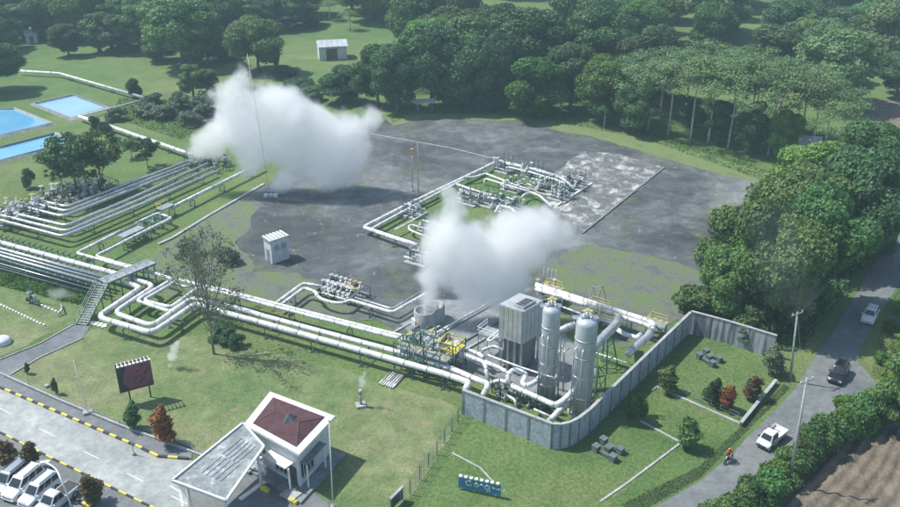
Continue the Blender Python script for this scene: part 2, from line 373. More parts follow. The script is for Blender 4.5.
# kerb of alternating yellow and black blocks
def kerb(pxs, name, label, L=1.0, w_=.28, h=.22, cols=('yellow', 'black_paint')):
    t = thing(name, G(*pxs[0]), label, 'kerb')
    i = 0
    for a, b in zip(pxs, pxs[1:]):
        A, B = G(*a), G(*b); d = B-A; n = max(1, int(d.length/L)); st = d/n
        for j in range(n):
            c = A + st*(j+.5); c.z = h/2 + .01
            mb = MB(); mb.box(c, (st.length-.03, w_, h), math.atan2(d.y, d.x))
            mb.build('kerb_block', cols[i % len(cols)], t); i += 1
    return t
kerb([(-30,375.5),(0,388),(142,449),(158,457),(188,459.5)], 'painted_kerb', 'yellow and black block kerb along the upper side of the entrance road')
kerb([(-30,418),(0,433),(60,463),(150,507),(180,521)], 'painted_kerb', 'faded yellow and black kerb between the entrance road and the parked cars', 1.1, .2, .18)
kerb([(52,487),(74,499),(100,513)], 'painted_kerb', 'yellow and black kerb stub behind the parked pickup at the lower left corner', 1.0, .3, .25)
kerb([(-40,454),(0,474),(8,478)], 'painted_kerb', 'yellow and black kerb stub beside the leftmost parked car at the photo edge', 1.0, .3, .25)
def plain_kerb(pxs, label, w_=.25, h=.3, mat='concrete', name='concrete_kerb', L=2.0, gap=.03):
    t = thing(name, G(*pxs[0]), label, 'kerb')
    for a, b in zip(pxs, pxs[1:]):
        A, B = G(*a), G(*b); d = B-A; n = max(1, int(d.length/L)); st = d/n
        for j in range(n):
            c = A + st*(j+.5); c.z = h/2
            mb = MB(); mb.box(c, (st.length-gap, w_, h), math.atan2(d.y, d.x)); mb.build('kerb_block', mat, t)
    return t
plain_kerb([(-30,363),(0,374.5),(60,401.5),(120,426.5),(205,458)], 'pale concrete kerb between lawn and pavement above the entrance road', .22, .35)
plain_kerb([(0,360),(40,344),(74,325)], 'low concrete edging on the upper side of the narrow footpath', .15, .16)
plain_kerb([(6,378),(40,358),(84,338)], 'low concrete edging on the lower side of the narrow footpath', .15, .16)
plain_kerb([(-20,297),(0,305),(42,325),(46,326)], 'white dotted edging across the lawn at the left photo edge', .25, .22, 'white_paint', 'lawn_edging', .7, .35)
plain_kerb([(37,304),(61,314)], 'short white dotted edging ending at a valve stub on the left lawn', .25, .22, 'white_paint', 'lawn_edging', .7, .35)
plain_kerb([(158,245),(172.5,238.5),(192,226.5),(210,215.5),(264,184.5)], 'long white concrete edging between the left lawn and the gravel pad', .5, .25, 'concrete', 'pad_edging', 3)
plain_kerb([(370,134),(450,148),(498,160)], 'thin pale concrete drain edge crossing the far gravel pad', .3, .12, 'concrete')
plain_kerb([(592,184),(556.6,206.6)], 'straight pale kerb at the right end of the wellhead cluster', .35, .3, 'white_paint', 'concrete_kerb', 3)
plain_kerb([(664,168),(582,234)], 'long kerb on the right side of the white stained slab', .35, .25, 'concrete_dark', 'concrete_kerb', 3)
plain_kerb([(640,421),(681,443),(625,485),(600,502)], 'bent pale drain edge across the lawn right of the concrete wall', .25, .1, 'concrete', 'drain_edge')
plain_kerb([(452,453),(480,468),(493,482)], 'faint concrete edging behind the blue sign on the lawn', .18, .08, 'concrete', 'drain_edge')
# ponds with raised concrete rims
def pond(px, label, mat):
    t = thing('pond', G(*px[0]), label, 'pond'); P = [G(a, b, 0) for a, b in px]; c = sum(P, Vector())/len(P); n = len(P)
    mb = MB(); mb.poly([p + Vector((0, 0, .12)) for p in P]); mb.build('water', mat, t)
    for i in range(n):
        a, b = P[i], P[(i+1) % n]; mb = MB()
        oa, ob = a + (a-c).normalized()*1.1, b + (b-c).normalized()*1.1
        ia, ib = a - (a-c).normalized()*.6, b - (b-c).normalized()*.6
        z = lambda p, h: Vector((p.x, p.y, h))
        vs = [z(oa, 0), z(ob, 0), z(a, .55), z(b, .55), z(a + (c-a).normalized()*.25, .55), z(b + (c-b).normalized()*.25, .55), z(ia, .05), z(ib, .05)]
        mb.add(vs, [(0, 1, 3, 2), (2, 3, 5, 4), (4, 5, 7, 6)]); mb.build('rim', 'concrete_dark' if i % 2 else 'concrete', t)
    return t
pond([(-60,122),(-10,110.5),(15,109.5),(53,124.5),(0,137),(-60,150)], 'blue pond with a concrete rim at the left edge, middle of three', 'water')
pond([(33,104.8),(74,95.8),(108.5,108.6),(71,119.5)], 'pale blue four sided pond, farthest right of the three', 'water_pale')
pond([(-60,160),(0,148.5),(56,134.4),(78,142),(0,162.5),(-60,179)], 'long narrow blue pond nearest the camera of the three', 'water')
# ploughed field, lower right
def field(name, corners, furrow, mat, amp=.24, pitch=1.3, cell=.35):
    P = [G(a, b) for a, b in corners]; fd = (G(*furrow[1]) - G(*furrow[0])).normalized(); nd = Vector((-fd.y, fd.x, 0))
    A, B, C_, D = P; nu = int(max((B-A).length, (C_-D).length)/(cell*1.6)); nv = int(max((D-A).length, (C_-B).length)/(cell*.7))
    vs = []; 
    for j in range(nv+1):
        for i in range(nu+1):
            p = (A.lerp(B, i/nu)).lerp(D.lerp(C_, i/nu), j/nv)
            s_ = p.dot(nd) + mnoise.noise(p*.10)*.8
            e = min(1, min(i, nu-i)/4, min(j, nv-j)/3)
            h = (.5 + .5*math.sin(s_*2*math.pi/pitch))*amp + mnoise.noise(p*1.3)*.08 + mnoise.noise(p*4)*.10
            vs.append((p.x, p.y, .02 + max(0, h+.08)*e))
    fs = [(j*(nu+1)+i, j*(nu+1)+i+1, (j+1)*(nu+1)+i+1, (j+1)*(nu+1)+i) for j in range(nv) for i in range(nu)]
    mb = MB(); mb.add(vs, fs, True); return struct(name, mb, mat)
field('ploughed_field', [(742,545),(838,432),(985,420),(985,560)], [(812,507),(862,440)], 'soil')
sheet('bare_field', [(866,108),(878,100),(930,96),(1000,130),(960,170),(900,146),(880,138)], 'soil', .03, 1.0)
sheet('bare_verge', [(178,112),(205,104),(250,112),(262,132),(240,148),(214,134),(196,124)], 'old_concrete', .03, 1.2)
# ================================================================ plants
def quads_mesh(name, C, X, Y, mats, extra=None):
    "many leaf-sized quads: centre C, half-axes X and Y (numpy n x 3); slightly folded"
    n = len(C); N = np.cross(X, Y); ln = np.linalg.norm(N, axis=1, keepdims=True) + 1e-9
    fold = N/ln*np.linalg.norm(X, axis=1, keepdims=True)*.35
    V = np.stack([C-X-fold, C-Y*.9, C+X-fold, C+Y], 1).reshape(-1, 3)
    idx = np.arange(n*4).reshape(-1, 4)
    vs = [V]; fs = [idx]; ms = [np.zeros(n, int)]; sm = [np.zeros(n, bool)]
    V0 = len(V); F3 = []
    me = bpy.data.meshes.new(name)
    verts = V.tolist(); faces = idx.tolist(); mi = [0]*n
    if extra:
        ev, ef, em = extra; b = len(verts); verts += [tuple(x) for x in ev]; faces += [tuple(b+i for i in f) for f in ef]; mi += em
    me.from_pydata(verts, [], faces); me.polygons.foreach_set('material_index', mi)
    for m in mats: me.materials.append(m)
    me.update(); return me
ICO = None
def ico():
    global ICO
    if ICO is None:
        bm = bmesh.new(); bmesh.ops.create_icosphere(bm, subdivisions=2, radius=1)
        ICO = ([v.co.copy() for v in bm.verts], [tuple(v.index for v in f.verts) for f in bm.faces]); bm.free()
    return ICO
def crown_mesh(name, lobes, density, leaf, mat, rng, flat=0.0, core=.72, shell=(.78, 1.12), elong=1.3):
    L = np.array(lobes); area = (L[:, 3]*L[:, 4] + L[:, 4]*L[:, 5] + L[:, 3]*L[:, 5]); cnt = np.maximum(8, (area*density).astype(int))
    idx = np.repeat(np.arange(len(L)), cnt); n = len(idx)
    d = rng.normal(size=(n, 3)); d[:, 2] = d[:, 2] + .25; d /= np.linalg.norm(d, axis=1, keepdims=True)
    r = rng.uniform(shell[0], shell[1], (n, 1)); C = L[idx, :3] + d*r*L[idx, 3:6]
    nn = d + rng.normal(size=(n, 3))*.45; nn[:, 2] += flat; nn /= np.linalg.norm(nn, axis=1, keepdims=True)
    t = np.cross(nn, rng.normal(size=(n, 3))); t /= np.linalg.norm(t, axis=1, keepdims=True); bt = np.cross(nn, t)
    s = leaf*rng.uniform(.55, 1.25, (n, 1))
    ev = []; ef = []; em = []
    if core > 0:
        iv, if_ = ico()
        for l in lobes:
            b = len(ev)
            for v in iv:
                k = core*(1 + .18*mnoise.noise(v*2.3 + Vector(l[:3]))); ev.append((l[0]+v.x*l[3]*k, l[1]+v.y*l[4]*k, l[2]+v.z*l[5]*k))
            ef += [tuple(b+i for i in f) for f in if_]; em += [0]*len(if_)
    return quads_mesh(name, C, t*s, bt*s*elong, [mat], (ev, ef, em) if ev else None)
def trunk_mesh(name, h, r, mat, rng, limbs, lean=.04):
    mb = MB(); pts = []; k = 6
    for i in range(k+1):
        t = i/k; pts.append((rng.normal()*lean*h*.25*t, rng.normal()*lean*h*.25*t, h*t))
    mb.tube(pts, r, 8, radii=[r*(1.35 if i == 0 else 1)*(1-.72*i/k) for i in range(k+1)])
    for (t0, e) in limbs:
        i = min(k-1, int(t0*k)); a = Vector(pts[i]).lerp(Vector(pts[i+1]), t0*k-i); e = Vector(e); mid = a.lerp(e, .5) + Vector((0, 0, -.08*(e-a).length))
        rr = r*(1-.72*t0)*.6; mb.tube([a, mid, e], rr, 6, radii=[rr, rr*.7, rr*.25])
    me = bpy.data.meshes.new(name); me.from_pydata(mb.v, [], mb.f); me.polygons.foreach_set('use_smooth', mb.sm); me.materials.append(mat); me.update(); return me
KIND = {}
def kind(key, h, crown_lobes, density, leaf, mat, bark='bark', trunk=(.5, .03), seed=1, **kw):
    rng = np.random.default_rng(seed)
    th = h*trunk[0]; limbs = []
    pick = [l for l in crown_lobes if l[2] > th*.5][:9]
    for l in pick: limbs.append((float(rng.uniform(.45, .9)), (l[0]*.85, l[1]*.85, l[2])))
    KIND[key] = (crown_mesh('crown', crown_lobes, density, leaf, M[mat], rng, **kw), trunk_mesh('trunk', th, h*trunk[1], M[bark], rng, limbs), h, mat)
def lobes_round(seed, h, w_, n, base=.25, lump=.30, top=.5):
    "lobes spread over an egg shaped crown of height h and width w_"
    rng = np.random.default_rng(seed); out = [(0, 0, h*(base+.38), w_*.26, w_*.26, h*.26)]
    for i in range(n):
        a = rng.uniform(0, 2*math.pi); t = rng.uniform(0, 1)**.8; z = base + (1-base)*t*.88
        prof = math.sin(math.pi*min(1, .12+.83*t))**.6
        rr = w_/2*prof*rng.uniform(.45, .86)*(1.12-.2*lump)
        s = w_*lump*rng.uniform(.45, .8)
        out.append((rr*math.cos(a), rr*math.sin(a), z*h, s*rng.uniform(.85, 1.15), s*rng.uniform(.85, 1.15), s*rng.uniform(.6, .9)))
    return out
for i in range(6):
    kind('round%d' % i, 16, lobes_round(10+i, 16, 12.5, 26 + 3*i, .16 + .03*(i % 3)), 44, .25, 'leaf', seed=20+i)
for i in range(3):
    kind('tall%d' % i, 18, lobes_round(40+i, 18, 9, 26, .12), 44, .24, 'leaf_dark', seed=50+i)
for i in range(3):
    rng = np.random.default_rng(80+i); lb = []
    for k in range(30):
        a = rng.uniform(0, 6.28); rr = 6.6*rng.uniform(.05, 1)**.6; s = rng.uniform(1.1, 2.1)
        lb.append((rr*math.cos(a), rr*math.sin(a), 16.6 - .085*rr*rr + rng.uniform(-2.6, .7), s, s, s*.42))
    kind('umbrella%d' % i, 18, lb, 30, .16, 'leaf_umbrella', 'bark_pale', (.88, .0115), 60+i, flat=.6, core=0, shell=(.2, 1.3))
for i in range(3):
    kind('bush%d' % i, 4, lobes_round(90+i, 4, 4.6, 16, .04, .34), 70, .17, 'leaf', trunk=(.4, .03), seed=95+i)
for i in range(2):
    lb = [(np.random.default_rng(100+i*30+k).normal()*.22, np.random.default_rng(200+i*30+k).normal()*.22, .95+k*.31, .92*math.sin(math.pi*(.24+.062*k))**.7, .92*math.sin(math.pi*(.24+.062*k))**.7, .5) for k in range(12)]
    kind('cone%d' % i, 5, lb, 90, .13, 'leaf_dark', trunk=(.5, .02), seed=110+i)
for i in range(2):
    rng = np.random.default_rng(130+i); lb = []
    for k in range(44):
        a = rng.uniform(0, 6.28); rr = 4.4*rng.uniform(.15, 1); s = rng.uniform(.6, 1.15)
        lb.append((rr*math.cos(a), rr*math.sin(a), rng.uniform(4.8, 9.2)-.04*rr*rr, s, s, s*.6))
    kind('airy%d' % i, 9, lb, 95, .17, 'leaf', trunk=(.6, .02), seed=140+i, core=.45, shell=(.2, 1.35))
for i in range(2):
    rng = np.random.default_rng(160+i); lb = []
    for k in range(34):
        a = rng.uniform(0, 6.28); rr = 3.8*rng.uniform(.1, 1); s = rng.uniform(.5, 1.0)
        lb.append((rr*math.cos(a), rr*math.sin(a), rng.uniform(3.4, 10.5)-.03*rr*rr, s, s, s*.9))
    kind('bare%d' % i, 11, lb, 22, .09, 'leaf_grey', 'bark_mid', (.9, .009), 170+i, core=0, shell=(.1, 1.5))
    tb = MB(); rg = random.Random(i+4); me_ = KIND['bare%d' % i]
    for l in lb:
        z0 = rg.uniform(.25, .8)*l[2]; e = Vector(l[:3]); a0 = Vector((0, 0, z0)); tb.tube([a0, a0.lerp(e, .5) + Vector((0, 0, -.3)), e], .05, 5, radii=[.045, .03, .012])
        for q in range(3): tb.tube([e.lerp(a0, .3), e + Vector([rg.uniform(-1, 1) for _ in range(3)])], .02, 4, radii=[.02, .008])
    tm = me_[1]; bm_ = bmesh.new(); bm_.from_mesh(tm); m2 = bpy.data.meshes.new('x'); m2.from_pydata(tb.v, [], tb.f); bm_.from_mesh(m2); bm_.to_mesh(tm); bm_.free()
rng = np.random.default_rng(7)
for i in range(2):
    C = []; X = []; Y = []
    for k in range(17):
        a = k*2.4; L = 3.0; up = .5 + .5*math.cos(k*1.7)
        for s_ in range(9):
            t = (s_+.5)/9; x = L*t; z = 7.8 + up*1.4*t - 2.3*t*t; u = np.array([math.cos(a), math.sin(a), up*.5 - 1.5*t]); u /= np.linalg.norm(u); v = np.array([-math.sin(a), math.cos(a), -.35])
            for sg in (-1, 1):
                w_ = .42*(1-.6*t); vv = np.array([v[0]*sg, v[1]*sg, -.45]); C.append([x*math.cos(a)+vv[0]*w_, x*math.sin(a)+vv[1]*w_, z+vv[2]*w_]); X.append(u*.17); Y.append(vv*w_)
    KIND['palm%d' % i] = (quads_mesh('crown', np.array(C), np.array(X), np.array(Y), [M['leaf']]), trunk_mesh('trunk', 7.8, .17, M['bark_pale'], rng, []), 9, 'leaf')
def plant(key, px, py, h, label, cat='tree', name=None, width=1.0, mat=None, group=None, rot=None, pos=None):
    cm, tm, kh, dm = KIND[key]; s = h/kh; p = pos if pos is not None else G(px, py)
    t = thing(name or ('tree' if cat == 'tree' else cat), p, label, cat, group)
    t.rotation_euler.z = random.uniform(0, 6.28) if rot is None else rot; t.scale = (s*width, s*width, s)
    for nm, me in (('crown', cm), ('trunk', tm)):
        o = bpy.data.objects.new(nm, me); S.collection.objects.link(o); o.parent = t
        if nm == 'crown' and mat and mat != dm:
            o.material_slots[0].link = 'OBJECT'; o.material_slots[0].material = M[mat]
    return t
def tr(key, px, py, ytop, wpx, label, mat=None, cat='tree', name=None, group=None):
    h = HT(px, py, ytop); kh = KIND[key][2]
    base_w = {'round': 12.5/16, 'tall': 9/18, 'umbrella': 14.5/18, 'bush': 4.6/4, 'cone': 2.0/5, 'airy': 9.5/9, 'bare': 9/11, 'palm': 6/9}[key.rstrip('0123456789')]
    wm = wpx/SC(py); return plant(key, px, py, h, label, cat, name, wm/(base_w*h), mat, group)
M['blade'] = foliage('blade', (.075, .13, .05), (.10, .16, .06), (.14, .17, .08), .2, 0, 0)
ORD = 'first second third fourth fifth sixth seventh eighth ninth tenth eleventh twelfth thirteenth fourteenth fifteenth sixteenth seventeenth eighteenth nineteenth twentieth'.split() + ['twenty ' + x for x in 'first second third fourth fifth sixth'.split()]
# ---- trees one can point at
tr('round1', -4, 92, 42, 62, 'large dark round tree at the left edge just above the ponds', 'leaf_dark')
tr('round2', 69, 56, 24, 30, 'lone round tree standing in the bright meadow with its shadow beside it', 'leaf_dark')
tr('tall0', 100, 52, 8, 34, 'tall tree at the meadow edge above the long white pipe, left of three', 'leaf')
tr('tall1', 121, 53, 10, 30, 'tall tree at the meadow edge above the long white pipe, middle of three')
tr('tall2', 141, 52, 2, 34, 'tall tree at the meadow edge above the long white pipe, right of three', 'leaf')
for i, (x, y, t, w_, m_) in enumerate([(4,50,8,36,'leaf_dark'),(24,40,0,34,'leaf'),(46,40,-4,32,'leaf_dark'),(62,34,-8,34,'leaf'),(84,42,-2,30,'leaf_dark'),(112,48,2,30,'leaf_dark'),(132,46,-4,30,'leaf'),(154,46,-6,34,'leaf_dark'),(226,40,-6,36,'leaf_dark'),(246,34,-8,36,'leaf'),(272,30,-8,36,'leaf_dark'),(296,28,-8,32,'leaf_dark')]):
    tr(['round%d' % (i % 6), 'tall%d' % (i % 3)][i % 2], x, y, t, w_, 'tree closing the far side of the left meadow, %s from the left' % ORD[i], m_, group='tree row beyond the left meadow')
tr('round3', 184, 66, -6, 72, 'huge broad tree with a pale green top, left of the steam cloud')
tr('round0', 162, 60, 26, 34, 'dark lower tree at the foot of the huge broad tree', 'leaf_dark')
tr('round4', 208, 64, 12, 38, 'rounded tree on the right shoulder of the huge broad tree')
tr('round5', 259, 72, 17, 54, 'broad dark tree directly above the larger steam cloud', 'leaf')
tr('bush0', 134, 97, 79, 14, 'small dark bush beside the bend of the far white pipe', 'leaf_dark', 'bush')
tr('bush1', 155, 106, 94, 22, 'dark bush just right of the bend of the far white pipe', 'leaf_dark', 'bush')
tr('tall0', 194, 98, 60, 26, 'slim tree among the grey scrub left of the steam cloud', 'leaf')
tr('tall1', 208, 96, 66, 24, 'second slim tree among the grey scrub, nearer the steam cloud', 'leaf')
tr('bush2', 203, 113, 92, 32, 'grey green bush on the pale bare ground beside the steam cloud', 'leaf_grey', 'bush')
tr('bush0', 182, 108, 92, 22, 'grey green bush left of the pale bare ground', 'leaf_grey', 'bush')
tr('bush1', 168, 118, 104, 30, 'low grey scrub bush between the far pipe and the bare ground', 'leaf_grey', 'bush')
tr('bush2', 145, 116, 104, 26, 'low grey scrub bush below the bend of the far white pipe', 'leaf_grey', 'bush')
tr('bush1', 190, 126, 112, 26, 'low grey scrub bush nearest the bright edge of the steam cloud', 'leaf_grey', 'bush')
tr('bush0', 117, 120, 107, 20, 'low scrub bush beside the corner of the farthest pond', 'leaf_grey', 'bush')
tr('airy0', 78, 195, 138, 74, 'spreading tree with several dark stems, left one beside the six parallel pipes')
tr('airy1', 103, 190, 138, 60, 'spreading tree right of the other one beside the six parallel pipes')
tr('airy0', 63, 192, 160, 30, 'small thin tree on the left of the two spreading trees', 'leaf_grey')
tr('airy1', 148, 168, 140, 30, 'sparse dark sapling above the right end of the six parallel pipes', 'leaf_dark')
tr('airy0', 132, 158, 140, 22, 'small sparse sapling between the spreading trees and the dark sapling')
tr('bush0', 30, 188, 168, 12, 'tiny pale shrub on the lawn below the narrow pond', 'leaf_grey', 'shrub')
tr('bush1', 95, 130, 117, 13, 'small dark shrub under the near white pipe, left one', 'leaf_dark', 'shrub')
tr('bush2', 106, 133, 122, 12, 'small dark shrub under the near white pipe, right one', 'leaf_dark', 'shrub')
tr('bare0', 214, 354, 228, 98, 'tall bare-looking tree with thin grey twigs before the pipe bend', 'leaf_grey')
tr('bare1', 200, 312, 234, 80, 'thin grey leafless tree behind the tall bare-looking tree', 'leaf_grey')
tr('bush1', 188, 256, 241, 26, 'grey scrub bush at the edge of the gravel pad left of the white hut', 'leaf_grey', 'bush')
tr('bush2', 226, 262, 247, 24, 'grey scrub bush nearest the white hut on the gravel pad', 'leaf_grey', 'bush')
tr('bush0', 236, 346, 334, 18, 'dark bush under the big white pipes right of the bare-looking tree', 'leaf_dark', 'bush')
tr('bush1', 222, 340, 326, 26, 'smaller dark bush at the foot of the bare-looking tree', 'leaf_dark', 'bush')
tr('cone0', 167, 444, 405, 20, 'rust red leaved tree on the lawn beside the entrance road', 'leaf_red')
tr('cone1', 134, 428, 401, 15, 'dark green small tree on the lawn under the maroon billboard', 'leaf_dark')
tr('bush0', 56, 394, 378, 6, 'tiny dark shrub beside the upper edging of the entrance road', 'leaf_dark', 'shrub')
tr('cone1', 8, 466, 441, 18, 'small dark tree at the left photo edge beside the parked cars', 'leaf_rust')
tr('cone0', 33, 470, 441, 17, 'small brownish tree right behind the parked white van', 'leaf_rust')
tr('cone1', 94, 505, 474, 20, 'small green and brown tree behind the parked pickup', 'leaf_rust')
tr('cone0', 28, 374, 362, 5, 'tiny sapling beside the narrow footpath', 'leaf_rust', 'shrub')
for a in [('cone0', 668, 392, 366, 18, 'dark conical tree inside the kerbed lawn right of the wall', 'leaf'),
          ('bush1', 713, 406, 380, 14, 'dark green shrub, left of the small trees near the low wall', 'leaf_dark'),
          ('cone1', 727, 410, 383, 15, 'green shrub with a red top near the low wall', 'leaf_red'),
          ('bush0', 715, 398, 386, 22, 'low dark scrub between the small trees near the low wall', 'leaf_dark'),
          ('cone0', 751, 400, 374, 16, 'faded reddish small tree nearest the corner of the low wall', 'leaf_rust'),
          ('cone1', 685, 448, 416, 20, 'dark conical tree beside the public road', 'leaf'),
          ('bush2', 634, 420, 393, 20, 'bushy shrub in the shadow at the foot of the curved concrete wall', 'leaf'),
          ('cone0', 772, 374, 345, 20, 'pale grey green shrub near the foot of the utility pole', 'leaf_grey')]: tr(*a)
# ---- big trees right of the pad
for a in [('round0', 742, 312, 196, 84, 'broad bright tree at the right corner of the gravel pad, above the wall', 'leaf'),
          ('round1', 724, 318, 244, 58, 'lower bushy tree directly above the wall corner', 'leaf'),
          ('round2', 778, 328, 220, 74, 'large tree behind the right end of the concrete wall', 'leaf'),
          ('round3', 812, 308, 190, 84, 'large tree overhanging the public road', 'leaf'),
          ('round4', 795, 262, 158, 92, 'wide tree in the middle of the right hand grove', 'leaf'),
          ('round5', 846, 262, 150, 84, 'wide tree on the upper bend of the public road', 'leaf_dark'),
          ('round0', 806, 218, 140, 74, 'bright green crown at the top right corner of the pad', 'leaf_bright'),
          ('round1', 858, 208, 122, 74, 'tall tree behind the bright crown, near the right edge', 'leaf'),
          ('round2', 770, 296, 214, 60, 'middle sized tree between the two largest of the right grove', 'leaf'),
          ('round3', 886, 222, 158, 50, 'tree at the right edge below the bare brown field', 'leaf_dark'),
          ('umbrella0', 832, 176, 96, 60, 'feathery tree at the upper end of the right grove', 'leaf_umbrella'),
          ('round5', 896, 96, 52, 46, 'dark tree at the right edge above the bare brown field', 'leaf_dark'),
          ('round4', 868, 252, 190, 56, 'tree whose shadow lies over the far end of the road', 'leaf_dark'),
          ('bush0', 748, 338, 308, 46, 'low bush spilling over the right end of the wall', 'leaf'),
          ('bush2', 700, 312, 286, 46, 'low bush spilling over the wall corner', 'leaf'),
          ('tall1', 898, 436, 338, 46, 'dark dense tree cut by the right edge beside the ploughed field', 'leaf'),
          ('tall2', 884, 418, 378, 34, 'lower tree beside the gateway of the ploughed field', 'leaf'),
          ]: tr(*a)
for i, (x, y, t, w_) in enumerate([(892, 330, 320, 18), (900, 350, 336, 22), (882, 362, 352, 16), (904, 312, 300, 18), (890, 376, 364, 20), (908, 380, 356, 28)]):
    tr('bush%d' % (i % 3), x, y, t, w_, 'low green bush on the bank right of the public road, %s of six' % ORD[i], 'leaf_bright', 'bush', group='bushes on the right road bank')
# ---- hedge between road and ploughed field
hp = [(716,528),(730,520),(744,511),(758,502),(770,492),(784,480),(797,468),(810,456),(822,446),(834,438),(848,431),(862,426),(878,422)]
i = 0
for (ax, ay), (bx, by) in zip(hp, hp[1:]):
    for q in (0, .5):
        x, y = ax+(bx-ax)*q, ay+(by-ay)*q
        tr('bush%d' % (i % 3), x + random.uniform(-2, 5), y + random.uniform(-1, 3), y - random.uniform(23, 29), random.uniform(30, 38),
           'green shrub in the hedge along the ploughed field, %s from the bottom edge' % ORD[i], 'leaf' if i % 9 else 'leaf_bright', 'shrub', group='hedge shrubs along the public road')
        i += 1
for i in range(6):
    tr('bush%d' % (i % 3), 842 + 7*i + random.uniform(-2, 2), 408 + 3*i, 396 + 2.5*i, 20, 'low weed clump at the field gateway, %s from the left' % ORD[i], 'leaf_bright', 'shrub', group='weed clumps at the field gateway')
# ---- row right behind the gravel pad
row = [('round0', 342, 102, 66, 40, 'leaf_dark', 'dark tree at the left end of the grove behind the pad'),
 ('round1', 378, 106, 44, 46, 'leaf', 'tree behind the right tip of the larger steam cloud'),
 ('round2', 398, 112, 44, 46, 'leaf_dark', 'dark tree just left of the small white roofed shelter'),
 ('round3', 432, 106, 22, 62, 'leaf_dark', 'large dark tree just behind the small white roofed shelter'),
 ('round4', 470, 108, 30, 52, 'leaf_dark', 'large dark tree right of the white roofed shelter'),
 ('round5', 502, 108, 34, 44, 'leaf_dark', 'dark tree left of the bright round one behind the pad'),
 ('round0', 530, 115, 56, 60, 'leaf_bright', 'bright round tree standing clear at the top edge of the pad'),
 ('round2', 570, 110, 44, 50, 'leaf_dark', 'dark tree in shade between the two bright trees behind the pad'),
 ('round3', 606, 122, 56, 56, 'leaf_bright', 'bright green tree at the left end of the pale trunked row'),
 ('round1', 634, 132, 84, 46, 'leaf', 'bushy tree in front of the pale trunked row'),
 ('bush1', 478, 112, 95, 12, 'leaf_dark', 'small conical shrub, left of two at the top edge of the pad'),
 ('bush2', 490, 112, 97, 10, 'leaf_dark', 'small conical shrub, right of two at the top edge of the pad'),
 ('tall0', 690, 136, 94, 26, 'leaf_dark', 'dark tree below the pale trunked row, leftmost of three'),
 ('tall1', 718, 144, 96, 28, 'leaf_dark', 'dark tree below the pale trunked row, middle of three'),
 ('tall2', 748, 154, 98, 30, 'leaf_dark', 'dark tree below the pale trunked row, rightmost of three'),
 ('round4', 781, 160, 106, 32, 'leaf_bright', 'small yellow green tree beside the right end of the pad')]
for k, x, y, t, w_, m, l in row: tr(k, x, y, t, w_, l, m)
for i, (x, y, t, w_) in enumerate([(648,130,56,76),(668,136,52,80),(690,142,56,78),(708,144,50,82),(728,149,58,76),(746,151,52,82),(768,156,60,80),(790,158,64,76),(810,158,76,72),(660,118,42,78),(684,122,40,80),(706,125,38,80),(730,130,44,80),(752,134,46,80),(776,138,52,80),(800,140,60,76),(824,150,74,70),(640,112,50,60)]):
    tr('umbrella%d' % (i % 3), x, y, t, w_, 'flat topped tree with a tall pale trunk, %s from the left in the %s row' % ((ORD[i], 'front') if i < 9 else (ORD[i-9], 'rear')), None, 'tree', group='pale trunked flat topped trees')
# ---- woods behind
def inside(p, poly):
    c = False
    for i in range(len(poly)):
        (x1, y1), (x2, y2) = poly[i-1], poly[i]
        if (y1 > p[1]) != (y2 > p[1]) and p[0] < (x2-x1)*(p[1]-y1)/(y2-y1)+x1: c = not c
    return c
rng = random.Random(5)
LAND = [(40, 'above the dark left tree'), (110, 'above the lone meadow tree'), (180, 'left of the huge tree'), (250, 'above the huge tree'), (345, 'above the white shed'), (420, 'above the little shelter'), (500, 'left of the bright round tree'), (570, 'above the bright round tree'), (660, 'left of the flat topped row'), (740, 'above the flat topped row'), (820, 'right end of flat topped row'), (9999, 'at the right edge')]
def wood(poly, spacing, hs, keys, mats, label, group, holes=(), limit=200, wr=(.95, 1.25)):
    W_ = [G(a, b) for a, b in poly]; xs = [p.x for p in W_]; ys = [p.y for p in W_]; P2 = [(p.x, p.y) for p in W_]
    H2 = [[(G(a, b).x, G(a, b).y) for a, b in h] for h in holes]; placed = []; tries = 0
    while tries < 9000 and len(placed) < limit:
        tries += 1; p = (rng.uniform(min(xs), max(xs)), rng.uniform(min(ys), max(ys)))
        if not inside(p, P2) or any(inside(p, h) for h in H2): continue
        if any((p[0]-q[0])**2 + (p[1]-q[1])**2 < spacing**2 for q in placed): continue
        placed.append(p)
        k_, h_, w__, m_ = rng.choice(keys), rng.uniform(*hs), rng.uniform(*wr), rng.choice(mats); px_ = 450 + F*p[0]/(p[1]*cp + CAMH*sp)
        lab = '%s %s %s %s' % ('tall' if h_ > sum(hs)/2 else 'low', {'leaf_dark': 'dark', 'leaf': 'mid green', 'leaf_bright': 'bright green', 'leaf_umbrella': 'pale green'}[m_] + (' narrow' if k_[0] == 't' else ' spreading' if w__ > sum(wr)/2 else ''), label,
            ('far back' if p[1] > 270 else 'half way back' if p[1] > 215 else 'near its front') + ', ' + next(t_ for x_, t_ in LAND if px_ < x_))
        plant(k_, 0, 0, h_, lab, 'tree', 'tree', w__, m_, group, rng.uniform(0, 6.28), Vector((p[0], p[1], 0)))
    print(group, len(placed))
HOLES = [[(225,88),(330,108),(400,80),(396,30),(318,26),(300,20),(228,30)], [(505,32),(560,34),(548,12),(512,10)], [(852,170),(850,100),(880,70),(960,60),(960,170)]]
wood([(344,96),(520,98),(640,108),(800,126),(860,118),(900,90),(930,40),(930,-50),(300,-50),(312,10)], 11.2, (14, 20), ['round0','round1','round2','round3','round4','round5','tall1'],
     ['leaf_dark','leaf','leaf','leaf_dark','leaf_umbrella','leaf_bright'], 'wood tree', 'wood behind the gravel pad', HOLES, 128, (1.1, 1.45))
